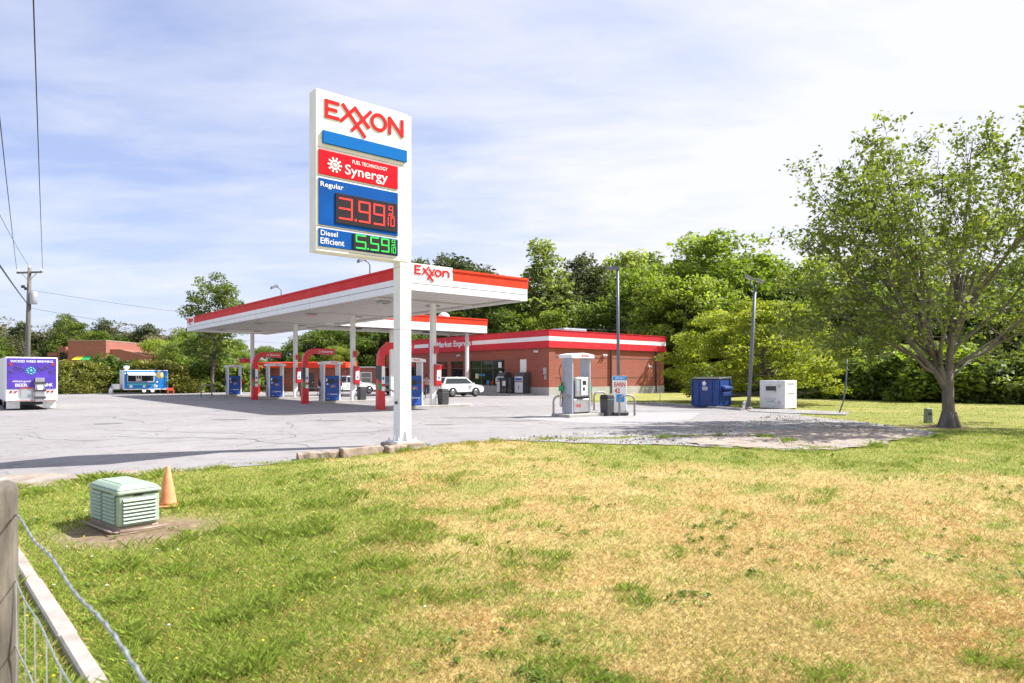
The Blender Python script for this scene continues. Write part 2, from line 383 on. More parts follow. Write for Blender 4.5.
def snap_poly(poly):
    P = np.array(poly); A0 = P; B = np.roll(P, -1, 0); D = B - A0; LL = (D ** 2).sum(1) + 1e-12
    def f(Q):
        out = Q.copy()
        for k in range(0, len(Q), 2000):
            q = Q[k:k + 2000, None, :]; t = np.clip(((q - A0) * D).sum(2) / LL, 0, 1); pr = A0 + t[..., None] * D
            j = ((pr - q) ** 2).sum(2).argmin(1); out[k:k + 2000] = pr[np.arange(len(j)), j]
        return out
    return f
def ragged(pts, step=.35, amp=.12, seed=3):
    out = []
    for a, b in zip(pts, pts[1:] + pts[:1]):
        n = max(1, int(math.dist(a, b) / step))
        for i in range(n):
            t = i / n; x = a[0] + (b[0] - a[0]) * t; y = a[1] + (b[1] - a[1]) * t
            out.append((x + (float(fbm(x * 1.7, y * 1.7, seed)) - .5) * 2 * amp * 2, y + (float(fbm(x * 1.7 + 9, y * 1.7, seed + 5)) - .5) * 2 * amp * 2))
    return out

# earth under the lawn
def ground_mat():
    m, nt, b = new_mat('lawn_soil_and_thatch')
    a = nt.nodes.new('ShaderNodeAttribute'); a.attribute_name = 'dry'; a2 = nt.nodes.new('ShaderNodeAttribute'); a2.attribute_name = 'bare'
    n = tex(nt, Scale=1.6, Detail=10.0, Roughness=.75); n2 = tex(nt, Scale=9.0, Detail=8.0, Roughness=.7); n3 = tex(nt, Scale=.18, Detail=5.0)
    green = mixc(nt, ramp(nt, n.outputs[0], [(.35, 0.0), (.65, 1.0)]), (.19, .22, .05), (.30, .32, .085))
    green = mixc(nt, ramp(nt, n3.outputs[0], [(.4, 0.0), (.7, .6)]), green, (.32, .30, .09))
    straw = mixc(nt, ramp(nt, n.outputs[0], [(.35, 0.0), (.65, 1.0)]), (.42, .30, .12), (.60, .46, .22))
    g = mixc(nt, a.outputs['Fac'], green, straw)
    soil = mixc(nt, ramp(nt, n2.outputs[0], [(.35, 0.0), (.65, 1.0)]), (.13, .09, .06), (.30, .22, .16))
    g = mixc(nt, a2.outputs['Fac'], g, soil)
    g = mixc(nt, ramp(nt, n2.outputs[0], [(.40, .35), (.60, 0.0)]), g, (.22, .18, .07))
    nt.links.new(g, b.inputs['Base Color']); b.inputs['Roughness'].default_value = .95; b.inputs['Specular IOR Level'].default_value = .1
    bp = nt.nodes.new('ShaderNodeBump'); bp.inputs['Strength'].default_value = .5; bp.inputs['Distance'].default_value = .05
    nt.links.new(n2.outputs[0], bp.inputs['Height']); nt.links.new(bp.outputs[0], b.inputs['Normal'])
    return m
def gcol(x, y):
    d, b = dry_mask(x, y); return {'dry': d, 'bare': b}
grid_mesh('ground', axis(-1500, -16, 32, 1500, .3), axis(-300, -3, 46, 1800, .3), gz, ground_mat(), kind='structure', colf=gcol)

# forecourt
def pave_mat():
    m, nt, b = new_mat('pale_worn_asphalt')
    n = tex(nt, Scale=.16, Detail=7.0, Roughness=.6); n2 = tex(nt, Scale=1.1, Detail=9.0, Roughness=.72); n3 = tex(nt, Scale=45.0, Detail=3.0)
    col = mixc(nt, ramp(nt, n.outputs[0], [(.3, 0.0), (.7, 1.0)]), (.25, .232, .228), (.335, .315, .308))
    col = mixc(nt, ramp(nt, n2.outputs[0], [(.50, 0.0), (.68, .6)]), col, (.185, .16, .15))
    col = mixc(nt, ramp(nt, n2.outputs[0], [(.28, .5), (.42, 0.0)]), col, (.37, .35, .345))
    col = mixc(nt, ramp(nt, n3.outputs[0], [(.35, .45), (.6, 0.0)]), col, (.13, .125, .125))
    v = tex(nt, 'ShaderNodeTexVoronoi', Scale=.16, feature='DISTANCE_TO_EDGE')
    w = tex(nt, Scale=.5, Detail=8.0); 
    # wobble the crack network
    mp = v.inputs['Vector'].links[0].from_node
    ad = nd(nt, 'ShaderNodeVectorMath', operation='ADD'); sc_ = nd(nt, 'ShaderNodeVectorMath', operation='SCALE'); sc_.inputs['Scale'].default_value = 4.5
    nt.links.new(w.outputs['Color'], sc_.inputs[0]); nt.links.new(mp.outputs[0], ad.inputs[0]); nt.links.new(sc_.outputs[0], ad.inputs[1]); nt.links.new(ad.outputs[0], v.inputs['Vector'])
    col = mixc(nt, ramp(nt, v.outputs['Distance'], [(.0, .75), (.006, .0)]), col, (.09, .08, .07))
    # tyre-darkened lanes and oil spots
    o = tex(nt, 'ShaderNodeTexVoronoi', Scale=.55); col = mixc(nt, ramp(nt, o.outputs['Distance'], [(.03, .45), (.12, 0.0)]), col, (.10, .095, .095))
    nt.links.new(col, b.inputs['Base Color']); b.inputs['Roughness'].default_value = .88
    bp = nt.nodes.new('ShaderNodeBump'); bp.inputs['Strength'].default_value = .35; bp.inputs['Distance'].default_value = .01
    nt.links.new(n3.outputs[0], bp.inputs['Height']); nt.links.new(bp.outputs[0], b.inputs['Normal'])
    return m
g2 = lambda *p: [G(*q)[:2] for q in p]
near = g2((-60, 492), (20, 487), (60, 483), (90, 481), (130, 477), (160, 473), (219, 469), (273, 465), (330, 460), (375, 454), (420, 449), (440, 446), (500, 440.5), (560, 439.5), (640, 438.5), (700, 437), (760, 436))
far = g2((800, 430), (800, 414), (758, 410.5), (700, 406.5), (665, 404.8), (610, 404.0), (560, 399))
SX, SY = 3.27, 59.0                       # corner of the store
def S(x, y): return SX + VX * x + UX * y, SY + VY * x + UY * y
lot = near + far + [S(.5, -.5), S(.5, 26), (-14, 76), (-32, 72.5), (-50, 68), (-75, 62), (-75, 12)]
lotr = ragged(lot, .25, .20)
lot_o = grid_mesh('forecourt_paving', np.arange(-76, 14, .5), np.arange(7, 84, .5), gz, pave_mat(), in_poly(lotr), snap_poly(lotr), 'structure', .014)
def gravel_mat():
    m, nt, b = new_mat('crushed_gravel_and_dirt')
    n = tex(nt, Scale=1.3, Detail=9.0, Roughness=.75); v = tex(nt, 'ShaderNodeTexVoronoi', Scale=16.0)
    col = mixc(nt, ramp(nt, n.outputs[0], [(.38, 0.0), (.6, 1.0)]), (.21, .165, .13), (.33, .295, .265))
    col = mixc(nt, .4, col, v.outputs['Color'], 'OVERLAY')
    hs = nt.nodes.new('ShaderNodeHueSaturation'); hs.inputs['Saturation'].default_value = .45; nt.links.new(col, hs.inputs['Color'])
    nt.links.new(hs.outputs[0], b.inputs['Base Color']); b.inputs['Roughness'].default_value = .95
    bp = nt.nodes.new('ShaderNodeBump'); bp.inputs['Strength'].default_value = .9; bp.inputs['Distance'].default_value = .04
    nt.links.new(v.outputs['Distance'], bp.inputs['Height']); nt.links.new(bp.outputs[0], b.inputs['Normal'])
    return m
gp = g2((480, 440), (560, 443), (640, 445), (700, 447), (760, 450), (820, 451), (870, 446), (905, 440), (940, 437), (930, 431), (890, 426), (850, 421), (800, 416), (770, 415), (745, 422), (700, 427), (640, 431), (560, 434))
gpr = ragged(gp, .25, .22, 8)
GM = gravel_mat()
gfun = lambda x, y: gz(x, y) + .019 + .05 * (fbm(x * 2.2, y * 2.2, 5) - .45)
grid_mesh('gravel_edge', np.arange(-3, 17, .16), np.arange(14, 32, .16), lambda x, y: np.maximum(gfun(x, y), gz(x, y) + .019), GM, in_poly(gpr), snap_poly(gpr), 'structure')
q = ragged(g2((690, 444), (712, 437), (760, 431), (820, 428.5), (880, 430), (925, 434), (936, 436.5), (900, 440), (868, 446), (820, 450.5), (760, 449.5), (715, 447)), .2, .28, 17)
grid_mesh('bare_soil', np.arange(3, 15, .12), np.arange(14, 25, .12), lambda x, y: gz(x, y) + .005 + .10 * np.maximum(fbm(x * 2.6, y * 2.6, 45) - .42, 0), M['dirt'], in_poly(q), snap_poly(q), 'structure', .022)
# loose stones
rng = np.random.default_rng(5)
mb = MB(); inp = in_poly(gpr)
Q = np.column_stack([rng.uniform(-3, 17, 9000), rng.uniform(14, 32, 9000)]); Q = Q[inp(Q)]
Q = Q[vnoise(Q[:, 0] * .8, Q[:, 1] * .8, 2) > .45][:2600]
for x, y in Q:
    s = random.uniform(.010, .032) * (2 if random.random() < .05 else 1); z = float(gz(x, y)) + .03; a = random.random() * 3
    p = [(math.cos(a + k * 1.57) * s * random.uniform(.7, 1.2), math.sin(a + k * 1.57) * s * random.uniform(.7, 1.2)) for k in range(4)]
    mb.add([(x + q[0], y + q[1], z - .02) for q in p] + [(x + q[0] * .5, y + q[1] * .5, z + s * .7) for q in p], [(4, 5, 6, 7), (0, 1, 5, 4), (1, 2, 6, 5), (2, 3, 7, 6), (3, 0, 4, 7)])
mb.build('gravel_stones', M['stones'], kind='stuff')
q = ragged(g2((-60, 494), (20, 488.5), (60, 484.5), (90, 482.5), (130, 478.5), (160, 474.5), (160, 471), (120, 472), (80, 475), (40, 474), (0, 478), (-60, 480)), .3, .2, 12)
grid_mesh('edge_dirt', np.arange(-14, -5, .15), np.arange(9, 15, .15), gz, M['dirt'], in_poly(q), snap_poly(q), 'structure', .018)
# long cracks wandering over the paving
crk = mat('crack_filler', (.10, .085, .075), .9, var=.3)
mb = MB(); rc_ = random.Random(4)
for (px, py, ang, ln_, wd_) in [(330, 452, 160, 9, .05), (250, 440, 170, 9, .03), (120, 460, 20, 6, .035), (60, 430, -10, 9, .04), (180, 425, 150, 10, .03), (300, 430, 100, 7, .03), (470, 430, 175, 6, .04), (560, 431, 5, 8, .06), (640, 425, 12, 9, .06), (520, 420, 150, 8, .04), (400, 430, 120, 8, .03), (100, 415, 0, 14, .05), (220, 450, 80, 5, .03), (40, 455, 60, 6, .03), (700, 412, 20, 6, .05)]:
    x, y, _ = G(px, py); a_ = R(ang); pts = []
    for k in range(int(ln_ / .25)):
        pts.append((x, y)); a_ += rc_.uniform(-.35, .35) - (a_ - R(ang)) * .15; x += math.cos(a_) * .25; y += math.sin(a_) * .25
    for k in range(len(pts) - 1):
        p, q = Vector(pts[k]), Vector(pts[k + 1]); d = (q - p).normalized(); nn = Vector((-d.y, d.x)); w0 = wd_ * (.3 + .7 * math.sin(math.pi * k / len(pts))) * rc_.uniform(.5, 1.3); 
        zz = float(gz(*p)) + .0185
        mb.add([tuple(p - nn * w0 / 2) + (zz,), tuple(p + nn * w0 / 2) + (zz,), tuple(q + d * .01 + nn * w0 / 2) + (zz,), tuple(q + d * .01 - nn * w0 / 2) + (zz,)], [(0, 1, 2, 3)])
mb.build('paving_cracks', crk, kind='structure')
oil = mat('oil_stain', (.17, .155, .15), .7, var=.3)
for k, (px, py, rx, ry) in enumerate([(480, 418, 1.6, .35), (520, 421, .8, .3), (440, 425, .5, .3), (330, 421, .6, .4), (110, 424, .5, .4), (230, 420, .7, .4)]):
    x, y, _ = G(px, py); pl = []
    for j in range(28):
        a_ = j * 2 * math.pi / 28; rr = 1 + .5 * (float(fbm(math.cos(a_) * 1.5 + k * 7, math.sin(a_) * 1.5, 9, 4)) - .5) * 2; pl.append((x + math.cos(a_) * rx * rr, y + math.sin(a_) * ry * rr))
    mb = MB(); mb.add([(p[0], p[1], .0165 + .0004 * k) for p in pl], [tuple(range(28))]); mb.build('oil_stain', oil, kind='structure')
# concrete apron round the diesel island and raised edge by the lawn
mb = MB(); q = g2((520, 419), (560, 413), (700, 413), (690, 419.5), (640, 425), (575, 423))
mb.prism([(p[0], p[1]) for p in q], 'z', .0, .018); mb.build('fuel_apron', M['apron'], kind='structure')
mb = MB(); cpts = g2((607, 405.2), (625, 404.6), (650, 404.4), (668, 405.4), (700, 407.4), (742, 410.6))
for a, b in zip(cpts, cpts[1:]):
    d = Vector(b) - Vector(a); n = Vector((-d.y, d.x)).normalized() * .09
    mb.prism([tuple(Vector(a) + n), tuple(Vector(a) - n), tuple(Vector(b) - n), tuple(Vector(b) + n)], 'z', -.05, .13)
mb.build('lot_kerb', M['concrete'], bevel=.02, kind='structure')
mb = MB(); q = [S(-1.9, 1.5), S(-.05, 1.5), S(-.05, 27), S(-1.9, 27)]
mb.prism(q, 'z', -.05, .14); mb.build('store_pavement', M['concrete'], bevel=.02, kind='structure')
mb = MB(); q = g2((745, 409), (790, 410), (850, 413), (846, 415.5), (790, 414), (750, 412))
mb.prism(q, 'z', .0, .045); mb.build('dirt_path', GM, kind='structure')
# pale concrete strip in the near left corner
a = G(93, 683); b = G(10, 548); d = Vector((b[0] - a[0], b[1] - a[1])).normalized(); n = Vector((-d.y, d.x)) * .066
mb = MB(); P0 = Vector(a[:2]) - d * 5; LN = 16
for k in range(8):
    p = P0 + d * (k * 2 + .012); q = P0 + d * (k * 2 + 2 - .012); z = float(gz(*((p + q) / 2)))
    za = float(gz(*p)); zb = float(gz(*q)); w = n * (1 + random.uniform(-.1, .1))
    mb.add([tuple(p + w) + (za - .1,), tuple(p - w) + (za - .1,), tuple(q - w) + (zb - .1,), tuple(q + w) + (zb - .1,), tuple(p + w) + (za + .07,), tuple(p - w) + (za + .07,), tuple(q - w) + (zb + .07,), tuple(q + w) + (zb + .07,)],
           [(3, 2, 1, 0), (4, 5, 6, 7), (0, 1, 5, 4), (1, 2, 6, 5), (2, 3, 7, 6), (3, 0, 4, 7)])
mb.build('concrete_edging', M['edging'], bevel=.015, kind='structure')

# ------------------------------------------------------------------ price sign
PX, PY = -2.75, 16.75
t = thing('price_sign', 'tall white roadside pole sign with fuel prices in red and green digits', 'sign', (PX, PY, 0), A)
MB().box(-.165, .165, -.16, .16, .02, 8.24).build('pole', M['white'], t, .012)
mb = MB().box(-.30, .30, -.30, .30, .10, .135)
for sx in (-1, 1):
    mb.prism([(sx * .168, .136), (sx * .28, .136), (sx * .168, .42)], 'y', -.012, .012)
    mb.prism([(sx * .168, .136), (sx * .28, .136), (sx * .168, .42)], 'x', -.012, .012)
    for sy in (-1, 1): mb.lathe([(.028, .136), (.028, .19), (.012, .19), (.012, .22)], 8, (sx * .24, sy * .24))
mb.build('base_plate', M['white'], t)
MB().box(-.42, .42, -.38, .38, -.1, .10).build('footing', M['block'], t, .03)
MB().box(-2.36, .075, -.175, .175, 4.58, 8.27).build('cabinet', M['white'], t, .02)
y = -.176
MB().box(-2.20, .0, -.235, y, 7.05, 7.34).build('blue_bar', M['bar_blue'], t, .006)
stroke_word(MARK_CAPS, '-y', -2.15, y, 7.65, 2.07 / 4.05, .43, .018, M['letter_red'], t, .078, 'lettering')
x0, x1 = -2.29, -.24
MB().box(x0, x1, -.20, y, 6.34, 6.90).build('red_panel', M['sign_red'], t, .005)
MB().box(x0, x1, -.20, y, 5.19, 6.25).build('blue_panel', M['sign_blue'], t, .005)
MB().box(x0, x1, -.20, y, 4.70, 5.11).build('blue_panel', M['sign_blue'], t, .005)
mb = MB(); mb.T = Matrix.Translation((-1.91, -.201, 6.60)) @ FM['-y'].to_4x4()
for k in range(10):
    a = k * 36; c, s_ = math.cos(R(a)), math.sin(R(a))
    mb.lathe([(.026, 0), (.026, .006)], 8, (c * .155, s_ * .155)); mb.lathe([(.034, 0), (.034, .005)], 8, (c * .095, s_ * .095))
mb.lathe([(.05, 0), (.05, .007)], 12); mb.build('emblem', M['white_clean'], t)
lettering('Synergy', '-y', -1.09, -.201, 6.53, 1.12, .30, M['white_clean'], t, .004, .008)
lettering('FUEL TECHNOLOGY', '-y', -1.0, -.201, 6.77, .93, .085, M['white_clean'], t, .004, .006)
lettering('Regular', '-y', -1.97, -.201, 6.10, .56, .15, M['white_clean'], t, .004, .006)
lettering('Diesel', '-y', -2.04, -.201, 5.01, .41, .12, M['white_clean'], t, .004, .006)
lettering('Efficient', '-y', -1.96, -.201, 4.83, .58, .14, M['white_clean'], t, .004, .006)
d1 = MB().box(-1.89, -.27, -.225, -.201, 5.28, 5.97).build('display', M['screen'], t, .004)
mb = MB(); yy = -.2255; mb.T = Matrix.Translation((-.12, 0, -.02))
seven('3', -1.70, 5.40, .35, .50, mb, .040, yy); mb.box(-1.30, -1.25, yy - .006, yy, 5.40, 5.45)
seven('9', -1.20, 5.40, .31, .50, mb, .040, yy); seven('9', -.81, 5.40, .31, .50, mb, .040, yy)
seven('9', -.40, 5.71, .12, .20, mb, .02, yy); mb.box(-.42, -.24, yy - .006, yy, 5.665, 5.685)
seven('1', -.50, 5.42, .10, .22, mb, .02, yy); seven('0', -.345, 5.42, .11, .22, mb, .02, yy)
mb.build('digits', M['digit_red'], d1)
d2 = MB().box(-1.45, -.27, -.225, -.201, 4.72, 5.09).build('display', M['screen'], t, .004)
mb = MB(); mb.T = Matrix.Translation((-.12, 0, .01))
seven('5', -1.27, 4.74, .27, .33, mb, .033, yy); mb.box(-.97, -.93, yy - .006, yy, 4.74, 4.78)
seven('5', -.89, 4.74, .23, .33, mb, .033, yy); seven('9', -.60, 4.74, .22, .33, mb, .033, yy)
seven('9', -.31, 4.94, .09, .13, mb, .014, yy); mb.box(-.33, -.2, yy - .006, yy, 4.915, 4.927)
seven('1', -.375, 4.74, .07, .15, mb, .014, yy); seven('0', -.28, 4.74, .08, .15, mb, .014, yy)
mb.build('digits', M['digit_green'], d2)
MB().box(-.19, -.165, -.05, .05, 1.05, 1.12).build('junction_plate', M['dark_grey'], t)
for z in (2.9, 4.45): MB().box(-.1665, .1665, -.1615, .1615, z, z + .012).build('seam', M['groove'], t)
mb = MB(); mb.box(-2.362, -2.3605, -.12, .12, 4.7, 8.15); mb.build('side_panel', M['white'], t)
for z in (4.635, 5.15, 6.295, 6.95, 8.235): MB().box(-2.34, .06, -.1775, -.1755, z, z + .012).build('seam', M['groove'], t)

# broken blocks along the edge by the sign
for i, (pa, pb, hh, lab) in enumerate([((297, 460.5), (338, 457.0), .17, 'short cracked concrete block, farthest left by the sign foot'),
                                    ((341, 457.5), (381, 452.5), .20, 'long brownish concrete block in the middle of the row by the sign'),
                                    ((386, 453), (404, 450.5), .17, 'pale stubby block touching the sign footing')]):
    a = Vector(G(*pa)[:2]); b = Vector(G(*pb)[:2]); c = (a + b) / 2; d = b - a
    t = thing('edge_block', lab, 'kerb block', (c.x, c.y, float(gz(c.x, c.y))), math.atan2(d.y, d.x), 'concrete blocks by the sign')
    l = d.length / 2; mb = MB(); n = 7
    vs = []; 
    for k in range(n + 1):
        x = -l + 2 * l * k / n; j = lambda s=.025: random.uniform(-s, s)
        vs += [(x + j(), -.13 + j(), -.05), (x + j(), .14 + j(), -.05), (x + j(), .12 + j(.02), hh * .93 + j(.02)), (x + j(), -.11 + j(.02), hh * .9 + j(.02))]
    fs = [(3, 2, 1, 0), (n * 4, n * 4 + 1, n * 4 + 2, n * 4 + 3)]
    for k in range(n):
        for e in range(4): fs.append((k * 4 + e, k * 4 + (e + 1) % 4, k * 4 + 4 + (e + 1) % 4, k * 4 + 4 + e))
    mb.add(vs, fs).build('block_body', M['block'], t, .02)

# ------------------------------------------------------------------ canopies
def fascia(mb, X0, X1, Y0, Y1, z0, z1, th=.12):
    mb.box(X0, X1, Y0, Y0 + th, z0, z1); mb.box(X0, X1, Y1 - th, Y1, z0, z1)
    mb.box(X0, X0 + th, Y0 + th, Y1 - th, z0, z1); mb.box(X1 - th, X1, Y0 + th, Y1 - th, z0, z1)
def canopy(name, label, loc, X0, X1, Y0, Y1, zb, zt, columns, logo, group):
    t = thing(name, label, 'canopy', loc, A, group)
    zm = zb + (zt - zb) * .52; zg = zb + (zt - zb) * .27
    mb = MB(); fascia(mb, X0, X1, Y0, Y1, zb, zg - .018); fascia(mb, X0, X1, Y0, Y1, zg + .018, zm)
    mb.build('fascia', M['white'], t)
    mb = MB(); fascia(mb, X0 + .03, X1 - .03, Y0 + .03, Y1 - .03, zg - .018, zg + .018, .09); mb.build('joint', M['groove'], t)
    mb = MB(); o = .05
    zc = zt - .10
    # red band: sunlight painted into the sun-facing sides as orange-red, the rest plain red
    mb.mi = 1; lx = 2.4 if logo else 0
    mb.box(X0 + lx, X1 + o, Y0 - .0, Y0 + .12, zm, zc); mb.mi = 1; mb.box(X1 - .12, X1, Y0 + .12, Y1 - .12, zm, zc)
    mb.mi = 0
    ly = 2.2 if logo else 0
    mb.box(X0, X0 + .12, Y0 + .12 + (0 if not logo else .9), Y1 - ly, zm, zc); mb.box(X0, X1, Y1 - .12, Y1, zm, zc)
    mb.build('red_band', [M['red'], M['sunlit_red']], t)
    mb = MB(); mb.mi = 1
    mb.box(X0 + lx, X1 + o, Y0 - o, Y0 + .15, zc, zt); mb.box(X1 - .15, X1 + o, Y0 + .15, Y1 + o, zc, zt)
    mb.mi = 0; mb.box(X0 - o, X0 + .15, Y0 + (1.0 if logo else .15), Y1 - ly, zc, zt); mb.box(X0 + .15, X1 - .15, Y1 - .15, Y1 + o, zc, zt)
    mb.build('coping', [M['red'], M['sunlit_red']], t)
    if logo:
        mb = MB(); mb.box(X0 - .012, X0 + lx, Y0 - .012, Y0 + .11, zm + .002, zt + .06); mb.box(X0 - .012, X0 + .11, Y0 + .11, Y0 + .9, zm + .002, zt + .06)
        p = mb.build('logo_panel', M['white_clean'], t, .006)
        stroke_word(MARK_LOW, '-y', X0 + .22, Y0 - .014, zm + .14, 1.95 / 3.6, .43, .03, M['letter_red'], p, .072, 'lettering')
        mb = MB(); mb.box(X0 - .012, X0 + .11, Y1 - 2.2, Y1 + .01, zm + .002, zt + .06); p = mb.build('logo_panel', M['white_clean'], t, .006)
        stroke_word(MARK_LOW, '-x', X0 - .014, Y1 - .15, zm + .14, 1.8 / 3.6, .38, .03, M['letter_red'], p, .05, 'lettering')
    # soffit of ribbed decking and a flat roof
    mb = MB(); mb.box(X0 + .12, X1 - .12, Y0 + .12, Y1 - .12, zb + .14, zb + .20)
    n = int((Y1 - Y0) / .8)
    for k in range(n): yv = Y0 + .4 + k * (Y1 - Y0 - .6) / n; mb.box(X0 + .13, X1 - .13, yv, yv + .05, zb + .115, zb + .14)
    for xx in (X0 + .2, X1 - .38): mb.box(xx, xx + .18, Y0 + .13, Y1 - .13, zb + .04, zb + .114)
    for (cx, cy) in columns: mb.box(X0 + .4, X1 - .4, cy - .12, cy + .12, zb + .03, zb + .114)
    mb.build('soffit', M['soffit'], t)
    MB().box(X0 + .12, X1 - .12, Y0 + .12, Y1 - .12, zt - .35, zt - .3).build('roof_deck', M['roofgrey'], t)
    for cx, cy in columns:
        c = MB().box(cx - .135, cx + .135, cy - .135, cy + .135, .0, zb + .03).build('column', M['white'], t, .01)
    k = 0
    for cy in [c[1] for c in columns]:
        for fx in (.28, .72):
            x = X0 + (X1 - X0) * fx; mb = MB().box(x - .3, x + .3, cy + 1.3, cy + 1.9, zb + .03, zb + .115); mb.mi = 1; mb.box(x - .24, x + .24, cy + 1.36, cy + 1.84, zb + .02, zb + .029)
            mb.build('light_fixture', [M['grey'], M['lamp']], t)
    return t
NX, NY = -4.73, 31.0
CU = [4.46, 14.1, 23.75, 33.4]; CV = 4.2
main = canopy('fuel_canopy', 'long flat white and red canopy over four pump islands, nearest the road', (NX, NY, 0), 0, 7.26, 0, 38, 5.75, 6.95,
              [(CV, u) for u in CU], True, 'forecourt canopies')
canopy('fuel_canopy', 'smaller white and red canopy behind the long one, close to the store door', (-2.33, 62.4, 0), -16, 0, 0, 5.5, 5.75, 7.05,
       [(-1.0, 1.8), (-9.1, 1.8)], False, 'forecourt canopies')
def K(x, y): return NX + VX * x + UX * y, NY + VY * x + UY * y   # canopy frame -> world
# floodlight and dish on the roofs
def head_light(par, c, rz, m=None):
    mb = MB(); mb.T = Matrix.Translation(c) @ Matrix.Rotation(rz, 4, 'Z')
    mb.frustum((-.10, .10, -.2, .35), 0, (-.16, .16, -.3, .42), .13); mb.mi = 1; mb.box(-.12, .12, -.2, .36, -.012, -.001)
    return mb.build('lamp_head', [m or M['dark_grey'], M['lamp']], par, .01)
def KY(px, xx=.6):
    return min(np.arange(0, 38, .1), key=lambda q: abs(512 + F * K(xx, q)[0] / K(xx, q)[1] - px))
x, y = K(.6, KY(281))
t = thing('flood_light', 'left-hand small floodlight on a bent arm above the long canopy roof', 'flood light', (x, y, 6.6), A, 'canopy roof floodlights')
mb = MB().tube([(0, 0, 0), (0, 0, .85), (-.12, 0, 1.0), (-.32, 0, 1.06)], .035); mb.build('arm', M['galv'], t)
mb = MB(); mb.T = Matrix.Translation((-.45, 0, 1.06)) @ Matrix.Rotation(R(-25), 4, 'Y'); mb.frustum((-.28, .22, -.16, .16), -.06, (-.2, .2, -.12, .12), .10); mb.build('lamp_head', M['galv'], t, .01)
dup(t, K(.6, KY(370)) + (6.75,), A, 'right-hand small floodlight, seen just below the price sign')
wx, wy, _ = at(441, 60)
t = thing('roof_dome', 'white dome cover on the smaller canopy roof', 'dome', (wx, wy + 2.5, 6.72), 0)
prof = [(.55, 0), (.55, .5)] + [(.55 * math.cos(R(a)), .5 + .5 * math.sin(R(a))) for a in (15, 30, 45, 60, 75, 86)]
MB().lathe(prof, 20).build('dome', M['white'], t)

# ------------------------------------------------------------------ islands
def hoop(parent_pos, rz, label, w=.9, h=.9, group='steel hoop bollards'):
    t = thing('hoop_bollard', label, 'hoop bollard', parent_pos, rz, group)
    r = .24; pts = [(-w / 2, 0, 0), (-w / 2, 0, h - r)] + [(-w / 2 + r - r * math.cos(R(a)), 0, h - r + r * math.sin(R(a))) for a in (20, 45, 70, 90)]
    pts += [(w / 2 - r + r * math.cos(R(a)), 0, h - r + r * math.sin(R(a))) for a in (90, 70, 45, 20)] + [(w / 2, 0, h - r), (w / 2, 0, 0)]
    MB().tube(pts, .045, 10).build('hoop', M['hoop'], t); return t
def island(loc, label, L0, L1, w=.55):
    t = thing('pump_island', label, 'pump island', loc, A, 'raised pump islands')
    n = 8; p = [(L0 + w * (1 - math.cos(R(a))), w * math.sin(R(a))) for a in np.linspace(0, 90, 5)]
    P = p + [(L1 + L0 - q[0], q[1]) for q in reversed(p)]; P = P + [(q[0], -q[1]) for q in reversed(P)][1:-1]
    MB().prism(P, 'z', -.02, .15).build('slab', M['concrete'], t, .02); return t
